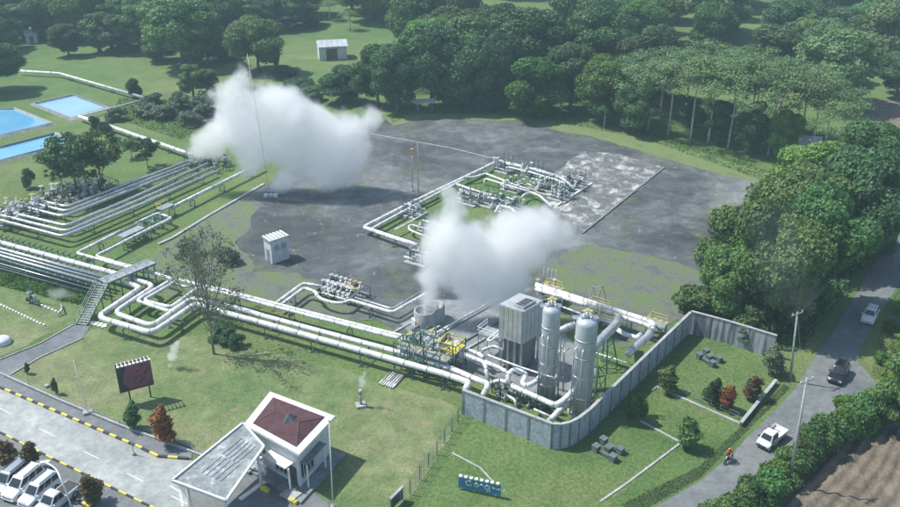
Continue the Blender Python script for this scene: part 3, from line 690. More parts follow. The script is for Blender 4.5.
wood([(-40,44),(20,40),(60,42),(90,40),(150,34),(232,30),(300,26),(310,10),(304,-26),(-50,-26)], 8.6, (14, 19), ['round0','round2','round4','tall0','tall2','round5'],
     ['leaf_dark','leaf','leaf_dark'], 'meadow side tree', 'wood beyond the meadow', [[(236,44),(300,44),(300,24),(240,24)], [(18,60),(70,60),(60,47),(22,44)]], 98)
SX = [226,244,236,284,300,318,312,288,306,275]
for i, (x, y, t, w_) in enumerate([(226,60,48,26),(244,88,76,20),(236,46,30,30),(284,78,66,24),(300,96,78,32),(312,100,86,24),(288,30,8,34),(306,26,4,34),(275,66,50,10)]):
    tr(['round0', 'bush0', 'round2', 'bush1', 'round4', 'round1', 'tall0'][i % 7], x, y, t, w_, 'dark bush or small tree around the white shed meadow, %s from the left' % ORD[sorted(SX).index(x)], 'leaf_dark', 'tree', group='scrub around the shed meadow')
for i, (x, y, t) in enumerate([(6,30,4), (60,32,6), (330,20,-2), (350,30,8), (604,128,98), (560,112,84), (845,240,196), (736,70,44), (580,60,36), (412,66,40), (474,60,36)]):
    tr('palm%d' % (i % 2), x, y, t, 26, 'palm rising among rounder trees, %s of eleven from the left' % ORD[sorted([6,60,330,350,604,560,845,736,580,412,474]).index(x)], None, 'palm', 'palm_tree', 'palms among the trees')
# undergrowth: nobody could count it
def scatter_stuff(name, label, cat, polys, count, size, mat, hmax, seed):
    rg = np.random.default_rng(seed); C = []
    for poly in polys:
        W_ = [G(a, b) for a, b in poly]; P2 = [(p.x, p.y) for p in W_]; xs = [p[0] for p in P2]; ys = [p[1] for p in P2]; k = 0
        while k < count/len(polys):
            p = (rg.uniform(min(xs), max(xs)), rg.uniform(min(ys), max(ys)))
            if inside(p, P2):
                k += 1; hh = hmax*max(.12, .5 + 1.1*mnoise.noise(Vector((p[0]*.25, p[1]*.25, seed))))
                C.append((p[0], p[1], rg.uniform(.01, .012 + hh)))
    C = np.array(C); n = len(C); nn = rg.normal(size=(n, 3)); nn[:, 2] = abs(nn[:, 2]) + .4; nn /= np.linalg.norm(nn, axis=1, keepdims=True)
    t = np.cross(nn, rg.normal(size=(n, 3))); t /= np.linalg.norm(t, axis=1, keepdims=True); s = size*rg.uniform(.5, 1.3, (n, 1))
    me = quads_mesh(name, C, t*s, np.cross(nn, t)*s*1.3, [M[mat]]); o = bpy.data.objects.new(name, me); S.collection.objects.link(o)
    return tag(o, label, cat, kind='stuff')
scatter_stuff('undergrowth', 'dark tangled undergrowth below the trees behind and right of the pad', 'undergrowth',
    [[(330,92),(520,98),(640,112),(780,150),(860,145),(760,105),(520,80),(340,80)], [(700,300),(760,350),(800,352),(868,262),(890,200),(800,200),(760,240),(700,290)]], 42000, .2, 'leaf_dark', 1.6, 3)
scatter_stuff('tall_grass', 'tall rough grass along the far edge of the gravel pad', 'grass',
    [[(386,128),(410,114),(520,116),(640,138),(772,184),(778,174),(640,128),(520,106),(400,104)], [(108,116),(180,140),(215,120),(170,100),(120,98)], [(0,286),(90,308),(96,288),(0,256)]], 24000, .13, 'leaf_bright', .45, 4)
scatter_stuff('rough_grass', 'rough grass tufts on the verges of the public road', 'grass',
    [[(870,378),(930,390),(930,290),(905,280),(884,312)], [(640,512),(700,478),(740,438),(790,388),(784,384),(700,466),(620,505)], [(690,520),(740,507),(838,436),(870,430),(872,424),(840,420),(770,470)]], 30000, .055, 'blade', .12, 5)
scatter_stuff('lawn_tufts', 'short uneven grass tufts of the lawns around the pipes', 'grass',
    [[(0,290),(90,335),(210,345),(400,390),(560,455),(640,440),(560,520),(330,520),(200,450),(0,370)], [(560,455),(700,330),(770,370),(640,500),(540,520)], [(0,170),(60,180),(210,180),(150,250),(0,240)]], 30000, .045, 'blade', .05, 6)
# ================================================================ steam and haze
def steam(name, blobs, Y, label, dens, vox=.9, nscale=.16, col=(1, 1, 1), thr=.12, group=None):
    t0 = None; bm = bmesh.new(); B = []
    for (x, y, r) in blobs[0:]:
        c = W(x, y, Y); rr = 1.38*r*(Y/ (cp - (y-253.5)/F*sp))/F; c.z = max(c.z, -.2 + 0*rr); B.append((c, rr))
        bmesh.ops.create_icosphere(bm, subdivisions=3, radius=rr*1.0, matrix=Matrix.Translation(c))
    me = bpy.data.meshes.new(name); bm.to_mesh(me); bm.free()
    o = bpy.data.objects.new(name, me); S.collection.objects.link(o)
    md = o.modifiers.new('remesh', 'REMESH'); md.mode = 'VOXEL'; md.voxel_size = vox
    dg = bpy.context.evaluated_depsgraph_get(); ev = o.evaluated_get(dg); me2 = bpy.data.meshes.new_from_object(ev)
    o.modifiers.clear(); o.data = me2; me2.name = name
    m = bpy.data.materials.new(name); m.use_nodes = True; n = m.node_tree; n.nodes.clear(); L = n.links.new
    out = n.nodes.new('ShaderNodeOutputMaterial'); pv = n.nodes.new('ShaderNodeVolumePrincipled'); L(pv.outputs[0], out.inputs['Volume'])
    pv.inputs['Color'].default_value = rgb(col); pv.inputs['Anisotropy'].default_value = .35
    geo = n.nodes.new('ShaderNodeTexCoord')
    nd = n.nodes.new('ShaderNodeTexNoise'); nd.inputs['Scale'].default_value = nscale*.8; nd.inputs['Detail'].default_value = 3
    L(geo.outputs['Object'], nd.inputs['Vector'])
    sb = n.nodes.new('ShaderNodeVectorMath'); sb.operation = 'SUBTRACT'; L(nd.outputs['Color'], sb.inputs[0]); sb.inputs[1].default_value = (.5, .5, .5)
    sc = n.nodes.new('ShaderNodeVectorMath'); sc.operation = 'SCALE'; L(sb.outputs[0], sc.inputs[0]); sc.inputs['Scale'].default_value = .45/nscale*.35
    ad = n.nodes.new('ShaderNodeVectorMath'); ad.operation = 'ADD'; L(geo.outputs['Object'], ad.inputs[0]); L(sc.outputs[0], ad.inputs[1])
    acc = None
    for c, rq in B:
        ds = n.nodes.new('ShaderNodeVectorMath'); ds.operation = 'DISTANCE'; L(ad.outputs[0], ds.inputs[0]); ds.inputs[1].default_value = c
        mr = n.nodes.new('ShaderNodeMapRange'); mr.interpolation_type = 'SMOOTHSTEP'; L(ds.outputs['Value'], mr.inputs[0])
        mr.inputs[1].default_value = rq; mr.inputs[2].default_value = rq*.15; mr.inputs[3].default_value = 0; mr.inputs[4].default_value = 1
        if acc is None: acc = mr.outputs[0]
        else:
            a = n.nodes.new('ShaderNodeMath'); a.operation = 'ADD'; L(acc, a.inputs[0]); L(mr.outputs[0], a.inputs[1]); acc = a.outputs[0]
    cl = n.nodes.new('ShaderNodeMath'); cl.operation = 'MINIMUM'; L(acc, cl.inputs[0]); cl.inputs[1].default_value = 1.0; acc = cl.outputs[0]
    nz = n.nodes.new('ShaderNodeTexNoise'); nz.inputs['Scale'].default_value = nscale; nz.inputs['Detail'].default_value = 5; nz.inputs['Roughness'].default_value = .68
    L(geo.outputs['Object'], nz.inputs['Vector'])
    k1 = n.nodes.new('ShaderNodeMath'); k1.operation = 'MULTIPLY_ADD'; L(nz.outputs[0], k1.inputs[0]); k1.inputs[1].default_value = 4.2; k1.inputs[2].default_value = -2.1 - .42 - thr
    k2 = n.nodes.new('ShaderNodeMath'); k2.operation = 'MULTIPLY_ADD'; L(acc, k2.inputs[0]); k2.inputs[1].default_value = 1.45; L(k1.outputs[0], k2.inputs[2])
    k3 = n.nodes.new('ShaderNodeMath'); k3.operation = 'MULTIPLY'; k3.use_clamp = True; L(k2.outputs[0], k3.inputs[0]); k3.inputs[1].default_value = 1.2
    k5 = n.nodes.new('ShaderNodeMath'); k5.operation = 'POWER'; L(k3.outputs[0], k5.inputs[0]); k5.inputs[1].default_value = 1.3
    k4 = n.nodes.new('ShaderNodeMath'); k4.operation = 'MULTIPLY'; L(k5.outputs[0], k4.inputs[0]); k4.inputs[1].default_value = dens
    L(k4.outputs[0], pv.inputs['Density'])
    me2.materials.clear(); me2.materials.append(m)
    return tag(o, label, 'steam', group, 'stuff')
steam('steam_cloud', [(196,150,15),(208,138,17),(228,128,22),(230,100,22),(240,80,14),(262,108,28),(290,108,26),(262,140,24),(310,124,24),(332,132,26),(332,158,27),(326,182,17),(360,128,20),(376,116,13),(352,152,22),(300,165,22),(250,165,18),(276,150,20),(292,140,20),(248,148,18),(345,170,20),(215,152,12),(280,186,16)],
      G(300, 192).y, 'large white steam cloud drifting over the upper left of the pad', .42, 1.2, .2)
steam('steam_cloud', [(428,318,12),(432,300,15),(432,278,17),(434,255,20),(440,232,24),(452,206,18),(447,192,9),(466,240,30),(498,256,30),(512,228,27),(540,220,22),(562,236,19),(530,250,27),(492,282,22),(520,284,17),(462,272,24),(470,300,18),(500,302,16)],
      G(450, 322).y, 'dense white steam plume rising from the middle of the plant', .6, 1.0, .25)
steam('steam_puff', [(170,366,4),(172,358,6),(175,349,6),(177,343,4)], G(171, 368).y, 'small white steam puff rising from the lawn under the pipe loop', 1.6, .22, .8)
steam('steam_puff', [(362,384,5),(362,378,5),(364,373,3)], G(361, 405).y, 'small steam puff above the grey vent post on the lawn', 1.0, .22, .8)
steam('steam_puff', [(52,293,7),(62,295,8),(72,299,6)], G(62, 299).y, 'thin patch of vapour over the left lawn below the pipe rack', .35, .3, .6)
steam('steam_wisp', [(765,250,26),(778,235,26),(790,260,26),(775,280,24),(800,290,22),(760,225,18)], G(780, 335).y-10, 'thin bluish smoke drifting before the right hand grove', .011, 1.4, .12, (.75, .85, .9), .02)
hz = MB(); hz.box((0, 720, 33), (1820, 1580, 68)); hz = hz.build('haze', 'glass'); tag(hz, kind='stuff')
m = bpy.data.materials.new('haze'); m.use_nodes = True; n = m.node_tree; n.nodes.clear()
out = n.nodes.new('ShaderNodeOutputMaterial'); pv = n.nodes.new('ShaderNodeVolumePrincipled'); n.links.new(pv.outputs[0], out.inputs['Volume'])
pv.inputs['Color'].default_value = (.62, .86, 1.0, 1); pv.inputs['Density'].default_value = .00040; pv.inputs['Anisotropy'].default_value = .1
hz.data.materials.clear(); hz.data.materials.append(m)
# ================================================================ pipework
def P3(q, z=None): return G(q[0], q[1], q[2] if len(q) > 2 else z)
def pipe(pts, r, mat, label, group=None, z=1.8, fil=1.0, band=2.6, name='steam_pipe', n=10, cat='pipe'):
    path = fillet([P3(q, z) for q in pts], fil); g0 = path[0].copy(); g0.z = 0
    t = thing(name, g0, label, cat, group)
    mb = MB(); mb.tube(path, r, n); mb.build('pipe_run', mat, t)
    if band:
        mb = MB(); acc = band*.5
        for a, b in zip(path, path[1:]):
            L = (b-a).length; d = (b-a)/max(L, 1e-6); s_ = acc
            while s_ < L:
                c = a + d*s_; mb.tube([c-d*.05, c+d*.05], r*1.13, n, caps=True); s_ += band
            acc = s_ - L
        if mb.v: tag(mb.build('joint_band', 'galv', t), kind='stuff')
    return t, path
LEGM = {}
def support(p, d, width, ztop, label, group, mat='green_steel', leg=.11, thingname='pipe_support'):
    p = Vector((p.x, p.y, 0)); d = Vector((d.x, d.y, 0)).normalized(); q = Vector((-d.y, d.x, 0))
    t = thing(thingname, p, label, 'pipe support', group)
    for s_ in (-1, 1):
        mb = MB(); a = p + q*s_*width*.42; mb.bar(a, a + Vector((0, 0, ztop)), leg); mb.box(a + Vector((0, 0, .06)), (.45, .45, .12)); mb.build('leg', mat, t)
    mb = MB(); mb.bar(p - q*width*.5 + Vector((0, 0, ztop)), p + q*width*.5 + Vector((0, 0, ztop)), leg, leg*1.2)
    mb.bar(p - q*width*.42 + Vector((0, 0, .15)), p + q*width*.42 + Vector((0, 0, ztop*.9)), .05); mb.build('beam', mat, t)
    return t
def supports_along(pts, z, width, every, label, group, off=0.0, mat='green_steel', drop=.35, skip=()):
    path = [P3(q, z) for q in pts]; k = 0
    for a, b in zip(path, path[1:]):
        L = (b-a).length; n = max(1, int(L/every)); d = (b-a).normalized(); q = Vector((-d.y, d.x, 0))
        for j in range(n):
            if k not in skip: support(a + d*(j+.5)*L/n + q*off, d, width, max(.3, a.z - drop), label, group, mat)
            k += 1
# valves: one shared set of meshes
def mesh_of(mb, name, mat):
    o = mb.build(name, mat); me = o.data; off = o.location.copy(); me.transform(Matrix.Translation(off)); bpy.data.objects.remove(o); return me
VB = MB(); VB.lathe((0, 0, 0), [(.0, .0), (.20, .0), (.20, .10), (.12, .12), (.16, .30), (.22, .45), (.16, .6), (.10, .66), (.18, .68), (.18, .76), (.06, .78), (.06, 1.25), (0, 1.25)], 10)
VB.tube([(-.42, 0, .42), (.42, 0, .42)], .13, 8); VB.tube([(-.42, 0, .42), (-.35, 0, .42)], .22, 8); VB.tube([(.35, 0, .42), (.42, 0, .42)], .22, 8)
VALVE = mesh_of(VB, 'valve', 'galv')
HW = MB(); HW.torus((0, 0, 0), .24, .035, 12, 5)
for a in range(3): HW.bar((-.22*math.cos(a*1.05), -.22*math.sin(a*1.05), 0), (.22*math.cos(a*1.05), .22*math.sin(a*1.05), 0), .035)
WHEEL = mesh_of(HW, 'handwheel', 'white_paint')
def valve(t, p, s_=1.0, rz=0, wheel='white_paint', body=None, name='valve'):
    o = bpy.data.objects.new(name, VALVE); S.collection.objects.link(o); o.parent = t; o.location = Vector(p) - parent_world(t); o.scale = (s_,)*3; o.rotation_euler.z = rz
    if body: o.material_slots[0].link = 'OBJECT'; o.material_slots[0].material = M[body]
    h = bpy.data.objects.new('handwheel', WHEEL); S.collection.objects.link(h); h.parent = o; h.location = (0, 0, 1.22)
    h.material_slots[0].link = 'OBJECT'; h.material_slots[0].material = M[wheel]
    return o
def frame_box(t, c, d, lx, ly, h, mat='green_steel', th=.1, name='frame', levels=(1.0,), brace=True):
    "open steel frame: posts, ring beams and cross braces, one mesh per side"
    d = Vector((d.x, d.y, 0)).normalized(); q = Vector((-d.y, d.x, 0)); c = Vector((c.x, c.y, 0)); K = [c + d*x*lx/2 + q*y*ly/2 for x, y in ((-1, -1), (1, -1), (1, 1), (-1, 1))]
    for k in K: mb = MB(); mb.bar(k, k + Vector((0, 0, h)), th); mb.build('post', mat, t)
    for i in range(4):
        a, b = K[i], K[(i+1) % 4]; mb = MB()
        for l in levels: mb.bar(a + Vector((0, 0, h*l - .06)), b + Vector((0, 0, h*l - .06)), th*.9)
        if brace: mb.bar(a + Vector((0, 0, .1)), b + Vector((0, 0, h*.9)), th*.5)
        mb.build('beam', mat, t)
def railing(t, pts, h=1.05, mat='yellow', name='railing', close=False):
    mb = MB(); pts = [Vector(p) for p in pts]; seg = list(zip(pts, pts[1:])) + ([(pts[-1], pts[0])] if close else [])
    for a, b in seg:
        for z in (h, h*.55): mb.bar(a + Vector((0, 0, z)), b + Vector((0, 0, z)), .055)
        n = max(1, int((b-a).length/1.4))
        for j in range(n+1): p = a.lerp(b, j/n); mb.bar(p, p + Vector((0, 0, h)), .05)
    return mb.build(name, mat, t)
X_ = Vector((0, 0, 1))
# ---- six parallel pipes at the left
six = [([(44,201.6),(51.8,203.5),(67,207),(128,183.5),(192,160)], 'top one'), ([(30,202.8),(39.4,205),(66.3,211.5),(128,187.5),(190,164)], 'second from the top'),
       ([(20,206),(31,208.7),(62.9,216.6),(128,191),(186,168.5)], 'third from the top'), ([(14,213.7),(24.2,216),(66.3,226),(128,200),(208,163.5)], 'third from the bottom'),
       ([(-4,214.3),(8.3,217.3),(66.3,231.6),(128,205),(213,167.5)], 'second from the bottom'), ([(-30,212.5),(-8,218),(62.9,236.6),(128,210),(219,170.5)], 'bottom one')]
for p, w_ in six: pipe(p, .30, 'clad', 'long silver pipe bending at the left end, %s of six parallel ones' % w_, 'six parallel pipes', 1.9, 1.2, 2.0)
for a, b, wd in (((67,211.5),(188,164),3.4), ((66,231.5),(213,167.2),3.4)):
    supports_along([a, b], 1.9, wd, 7.5, 'green two legged stand under the six parallel silver pipes', 'stands under the six parallel pipes')
supports_along([(10,210),(64,224)], 1.9, 7, 6, 'dark stand under the short left run of the six parallel pipes', 'stands under the short left run', mat='dark_steel')
# valve bank at their left end
t = thing('valve_manifold', G(20, 215), 'dense bank of grey valves at the left end of six parallel pipes', 'valve bank')
rr = random.Random(3); u1 = (G(66, 231) - G(8, 217)).normalized(); u2 = (G(52, 200)-G(-10, 222)).normalized()
for i in range(13):
    for j in range(6):
        p = G(-14, 226) + u2*(i*1.75) + u1*(j*1.5 - 1.2 + rr.uniform(-.4, .4)); p.z = rr.choice([.35, 1.3, 1.6])
        if i > 9 and j > 4: continue
        valve(t, p, rr.uniform(1.0, 1.5), rr.uniform(0, 3), rr.choice(['white_paint', 'white_paint', 'galv', 'green_steel', 'yellow']), rr.choice([None, 'dark_steel', 'white_paint', 'galv']))
for j in range(4):
    a = G(-14, 226) + u1*(j*2.3 - .8) + X_*1.0; mb = MB(); mb.tube([a, a + u2*22], .2, 8); mb.build('header_pipe', ['clad', 'dark_steel', 'clad', 'green_steel'][j], t)
for i in range(6): frame_box(t, G(-12, 223) + u2*(1.5 + 3.9*i) + u1*2.6, u2, 2.6, 6.5, 1.9, 'dark_steel', .1)
# ---- pipe towards the steam cloud and the manifold before it
pipe([(171.8,207.5),(220,183.5),(262,163)], .33, 'white_pipe', 'white pipe running up into the larger steam cloud beside the six pipes', None, 1.6, 1, 2.4)
supports_along([(176,206),(262,163)], 1.6, 1.3, 7, 'green stand under the white pipe that runs into the steam', 'stands under the pipe into the steam')
pipe([(135.5,223.5),(158,213.2),(172,218),(134,236.5),(108,250),(95.3,256),(118,263),(146,270)], .26, 'white_pipe', 'white pipe looping around the green valve skid left of the pad', None, 1.6, .7, 2.0)
pipe([(121,231),(103,240),(76.6,253.2),(92,257.5),(120,265.2),(146,272.5)], .28, 'white_pipe', 'white pipe with a sharp bend just above the pipe rack', None, 1.6, .7, 2.0)
pipe([(133,226),(110,237),(88,248.5)], .18, 'clad', 'thin silver pipe between the two bent pipes of the left lawn', None, 1.2, .7, 2.0)
supports_along([(118,233),(82,251)], 1.6, 1.2, 5.5, 'green stand under the bent white pipe of the left lawn', 'stands under the bent left lawn pipes')
supports_along([(160,224),(112,248)], 1.6, 1.0, 4.5, 'green stand under the looping white pipe beside the valve skid', 'stands under the looping pipe')
t = thing('valve_skid', G(140, 236), 'green framed valve skid with a grating deck inside the pipe loop', 'valve skid')
d = (G(165, 222)-G(125, 241)).normalized(); q = Vector((-d.y, d.x, 0))
for i in range(4): frame_box(t, G(128, 243)+d*(1.6+2.1*i), d, 1.8, 2.0, 2.0, 'green_steel', .12)
for i in range(9):
    valve(t, G(123, 243)+d*(i*1.15)+q*rr.uniform(-.6, 1.6)+X_*.6, 1.1, rr.uniform(0, 3), rr.choice(['white_paint', 'green_steel']), rr.choice(['white_paint', 'green_steel', None]))
mb = MB(); c = G(131, 231.5, 2.0); mb.box(c, (4.5, 1.6, .08), math.atan2(d.y, d.x)); mb.build('grating', 'galv', t)
mb = MB(); c = G(165, 206.5, 2.0); mb.box(c, (3.0, 1.6, .08), math.atan2(d.y, d.x)); mb.build('grating', 'galv', t)
railing(t, [c + d*1.5 + q*.8, c - d*1.5 + q*.8, c - d*1.5 - q*.8]); frame_box(t, Vector((c.x, c.y, 0)), d, 2.8, 1.4, 1.95, 'green_steel', .1)
# ---- pipe rack at the left edge
rk = [((-70,223),(0,242.5),(115,273.5),(133,278.5)), ((-70,229.5),(0,248.5),(110,279)), ((-70,233),(0,252),(108,282)), ((-70,236.5),(0,255.5),(104,285)), ((-70,240),(0,259),(100,288))]
pipe(rk[0], .42, 'white_pipe', 'thick white pipe on the pipe rack, uppermost line from the left edge', None, 2.0, 1, 3.2)
for i, p in enumerate(rk[1:]):
    pipe(p, [.27, .2, .24, .16][i], ['clad', 'grey_pipe', 'grey_pipe', 'green_steel'][i], 'grey pipe on the pipe rack, %s below the thick white one' % ['first', 'second', 'third', 'fourth'][i], 'lower pipes of the rack', 1.9 - .05*i, 1, 1.6)
d = (G(115, 273)-G(0, 242)).normalized()
for i in range(19):
    a = G(-30, 241.5, 0); p = a + d*(i*1.55)
for i in range(22):
    p = G(-36, 243) + d*(i*1.25*1.0 + i*.03); support(p, d, 5.6, 1.62, 'green portal frame carrying the pipe rack at the left edge', 'frames of the pipe rack')
t = thing('cable_tray', G(40, 262), 'low dark cable and drain lines beneath the pipe rack', 'cable tray'); 
for k in range(4):
    mb = MB(); a = G(-50, 247+2.4*k, .5); b = G(96, 288+2.4*k, .5); mb.tube([a, b], .12, 6); mb.build('conduit', ['dark_steel', 'clad', 'green_steel', 'dark_steel'][k], t)
# ---- footbridge with stairs
t = thing('footbridge', G(103, 292), 'grey grating footbridge with green stairs crossing over the white pipes', 'footbridge')
A, B = G(102, 281.5, 3.3), G(152, 261, 3.3); d = (B-A); L = d.length; d.normalize(); q = Vector((-d.y, d.x, 0)); az = math.atan2(d.y, d.x)
n = int(L/.9)
for i in range(n): mb = MB(); mb.box(A + d*(i+.5)*L/n, (L/n-.04, 2.1, .06), az); mb.build('grating_panel', 'galv', t)
for s_ in (-1, 1):
    mb = MB(); mb.bar(A + q*s_*1.05 - X_*.12, B + q*s_*1.05 - X_*.12, .12, .2); mb.build('side_beam', 'green_steel', t)
    railing(t, [A + q*s_*1.0, B + q*s_*1.0], 1.0, 'galv')
for i in range(5):
    for s_ in (-1, 1):
        p = A + d*(.4 + (L-.8)*i/4) + q*s_*.95; mb = MB(); mb.bar(Vector((p.x, p.y, 0)), p - X_*.1, .14); mb.build('leg', 'green_steel', t)
A = G(103, 283.5, 3.25); B = G(81.5, 325, .1); d = (B-A); L = d.length; h = Vector((d.x, d.y, 0)).normalized(); q = Vector((-h.y, h.x, 0)); az = math.atan2(h.y, h.x)
n = 17
for i in range(n):
    mb = MB(); mb.box(A.lerp(B, (i+.5)/n), (.34, 1.5, .05), az); mb.build('tread', 'galv', t)
for s_ in (-1, 1):
    mb = MB(); mb.bar(A + q*s_*.82, B + q*s_*.82, .09, .26); mb.build('stringer', 'green_steel', t); railing(t, [A + q*s_*.85, B + q*s_*.85], 1.0, 'green_steel')
for f in (.33, .66):
    for s_ in (-1, 1): p = A.lerp(B, f) + q*s_*.8; mb = MB(); mb.bar(Vector((p.x, p.y, 0)), p, .12); mb.build('leg', 'green_steel', t)
t = thing('barrier_strip', G(96, 323), 'short white striped floor plate at the foot of the footbridge stairs', 'floor plate')
for i in range(4): mb = MB(); mb.box(G(92+4.0*i, 322.6+1.0*i, .09), (.7, .9, .07), .3); mb.build('plate', 'white_paint', t)
# ---- the expansion loops and the long trunk pipes
pipe([(124,282.3),(132,284.6),(140.5,287.8),(97.5,317),(151.8,333.2),(196,303.5),(225,312.7),(275,326.5),(377,355),(423,368),(445,374),(469,382.5),(466,389,1.6),(465,392,.3)], .40, 'white_pipe',
     'thickest white pipe, outer line of the big loop, running lowest to the concrete wall', None, 2.0, 1.3, 3.2)
pipe([(124,277),(139.6,281),(154.6,285.8),(114,312.8),(151.8,326.2),(192,298),(225,304.5),(265,316.5),(397.5,352),(451,368.5),(480,381),(489,384),(483,396,1.2)], .37, 'white_pipe',
     'white pipe on the inner line of the big loop, next to the thickest one', None, 2.0, 1.3, 3.2)
pipe([(134,268.5),(151.8,272.5),(173,279),(136.5,300.7),(170.5,311.8),(178,306.5)], .27, 'white_pipe', 'white pipe with a double zigzag inside the big loop', None, 2.0, .8, 2.4)
pipe([(177,281),(143.4,300.4),(170.5,307.4),(198.6,287.6),(222,292.6),(300,313.2),(385,334.7),(424,345)], .27, 'white_pipe', 'slimmer white pipe, lower of the upper pair running to the valve station', None, 2.1, .8, 2.4)
pipe([(180,279.5),(200,285),(222,289.6),(300,310.2),(385,331.7),(426,342)], .25, 'white_pipe', 'slimmer white pipe, upper of the upper pair running to the valve station', None, 2.1, .8, 2.4)
pipe([(170,282),(186,287),(200,283)], .16, 'clad', 'thin grey pipe ending near the top of the big loop', None, 2.0, .5, 1.5)
for a, b, wd, ev in [((104,315),(140,290),2.6,4), ((108,316),(150,330),2.6,4.5), ((156,330),(192,304),2.6,4.5), ((204,303.5),(390,356),2.6,6.5), ((210,289),(380,333),1.4,8), ((402,357),(462,377),2.4,4)]:
    supports_along([a, b], 2.0, wd, ev, 'green stand under the long white pipes crossing the lawn', 'stands under the long white pipes', drop=.45)
pipe([(275.8,303.5),(303,283.3),(322,286.5)], .25, 'white_pipe', 'white branch pipe to the small valve group, upper of two', None, 1.7, .7, 2)
pipe([(281,305),(304,288),(315,291.5),(318,296)], .25, 'white_pipe', 'white branch pipe to the small valve group, lower of two', None, 1.7, .7, 2)
pipe([(316,295),(322,299.5),(334,303),(344,303),(350,300),(392.5,312.5),(421,296.5),(427,293)], .25, 'white_pipe', 'white pipe leaving the small valve group towards the steam plume', None, 1.6, .7, 2)
pipe([(352,296.6),(392,309),(420,292.5)], .16, 'clad', 'thin grey pipe beside the one leaving the small valve group', None, 1.5, .7, 2)
supports_along([(352,301),(390,312)], 1.6, 1.0, 4, 'green stand under the pipe from the small valve group', 'stands under the branch pipes')
supports_along([(283,301),(302,286)], 1.6, 1.0, 4, 'green stand under the two branch pipes', 'stands under the branch pipes near the lawn')
t = thing('valve_skid', G(335, 296), 'small group of white valves with yellow wheels at the lower edge of the pad', 'valve skid')
d = (G(352, 301)-G(318, 291)).normalized(); q = Vector((-d.y, d.x, 0))
for i in range(7):
    for j in range(4):
        valve(t, G(320, 296)+d*(i*.85)+q*(j*1.0)+X_*(.3+.5*(j % 2)), 1.15, rr.uniform(0, 3), 'yellow' if i > 3 and j > 1 else 'white_paint', rr.choice(['white_paint', 'white_paint', 'dark_steel']))
for j in range(4): mb = MB(); a = G(318, 296)+q*(j*1.0)+X_*.75; mb.tube([a, a+d*7], .17, 8); mb.build('header_pipe', 'white_pipe', t)
for i in range(3): frame_box(t, G(321.5, 295)+d*(1+2.2*i)+q*1.5, d, 2.0, 3.6, 1.6, 'dark_steel', .08)
mb = MB(); mb.bar(G(344, 303, 1.7), G(360, 290, 1.7), .5, .1); mb.build('walkway', 'dark_steel', t)
# ---- valve station with yellow walkway
t = thing('valve_station', G(430, 376), 'green steel valve station with a yellow railed walkway over the trunk pipes', 'valve station')
d = (G(452, 380)-G(408, 366)).normalized(); q = Vector((-d.y, d.x, 0)); az = math.atan2(d.y, d.x); O = G(424, 372)
for i, (x, y, lx, ly, h) in enumerate([(-2.6, -.2, 2.0, 2.2, 4.0), (-.4, .2, 2.0, 2.6, 4.6), (1.9, .0, 2.2, 2.4, 4.0), (-.4, 3.2, 2.4, 2.4, 4.2), (2.2, 3.4, 2.4, 2.6, 3.6), (-2.8, 2.8, 1.8, 2.0, 3.2)]):
    frame_box(t, O + d*x + q*y, d, lx, ly, h, 'green_steel', .13, levels=(1, .55))
for (x, y, z, lx, ly, m) in [(0, 0, 2.9, 7.2, 1.4, 'galv'), (2.4, 2.8, 2.9, 2.6, 2.4, 'yellow'), (-.4, 3.0, 3.0, 2.2, 2.0, 'galv')]:
    mb = MB(); mb.box(O + d*x + q*y + X_*z, (lx, ly, .07), az); mb.build('grating', m, t)
railing(t, [O - d*3.6 - q*.7 + X_*2.95, O + d*3.6 - q*.7 + X_*2.95, O + d*3.6 + q*.7 + X_*2.95])
railing(t, [O + d*1.1 + q*1.6 + X_*2.95, O + d*3.7 + q*1.6 + X_*2.95, O + d*3.7 + q*4.0 + X_*2.95, O + d*1.1 + q*4.0 + X_*2.95], close=True)
for i in range(12):
    x = rr.uniform(-3.4, 3.8); y = rr.uniform(-.8, 4.4); valve(t, O + d*x + q*y + X_*rr.uniform(1.0, 3.0), 1.2, rr.uniform(0, 3), rr.choice(['white_paint', 'galv', 'yellow']), rr.choice(['white_paint', 'galv', 'green_steel']))
for i in range(9):
    mb = MB(); p = O + d*(-3.8 + i*.95) + q*(-.9 if i % 2 else .6); mb.tube([p + X_*.0, p + X_*(3.6 + .8*(i % 3))], .09, 7); mb.build('riser', ['green_steel', 'galv'][i % 2], t)
for i in range(5):
    mb = MB(); p = O + d*(-1.5 + i*.7) + q*4.4; mb.tube([p + X_*.5, p + X_*(3.4 + .5*(i % 2)), p + d*.6 + X_*(3.9 + .5*(i % 2))], .12, 7); mb.build('vent_pipe', 'galv', t)
t = thing('pipe_stack', G(389, 383), 'stack of white pipes lying in the grass below the trunk pipes', 'pipe stack')
for i in range(7): a = G(379+2.2*i, 384+.7*i, .14+.12*(i % 2)); mb = MB(); mb.tube([a, a + (G(397, 372)-G(384, 385)).normalized()*3.2], .11, 7); mb.build('stored_pipe', 'white_pipe' if i % 3 else 'clad', t)
pipe([(433,336,2.2),(438.3,338.2),(480,354.6),(484,358)], .27, 'white_pipe', 'white pipe between valve station and tank yard, upper of two', None, 2.2, .6, 2)
pipe([(433,341,2.2),(438.3,342.6),(471,357.5),(485,362.5),(488,381,.8)], .27, 'white_pipe', 'white pipe between valve station and tank yard that drops at its end', None, 2.2, .6, 2)
supports_along([(446,344),(480,359)], 2.2, 1.5, 3.5, 'green stand beside the yard under the two short white pipes', 'stands under the two short white pipes')
pipe([(433,335),(475,311),(500,297)], .16, 'white_pipe', 'thin white pipe crossing the dark concrete yard towards the square silencer', None, .5, .5, 2)
pipe([(412,330),(432,318)], .16, 'dark_steel', 'short dark pipe lying left of the steam plume foot', None, .4, .5, 2)
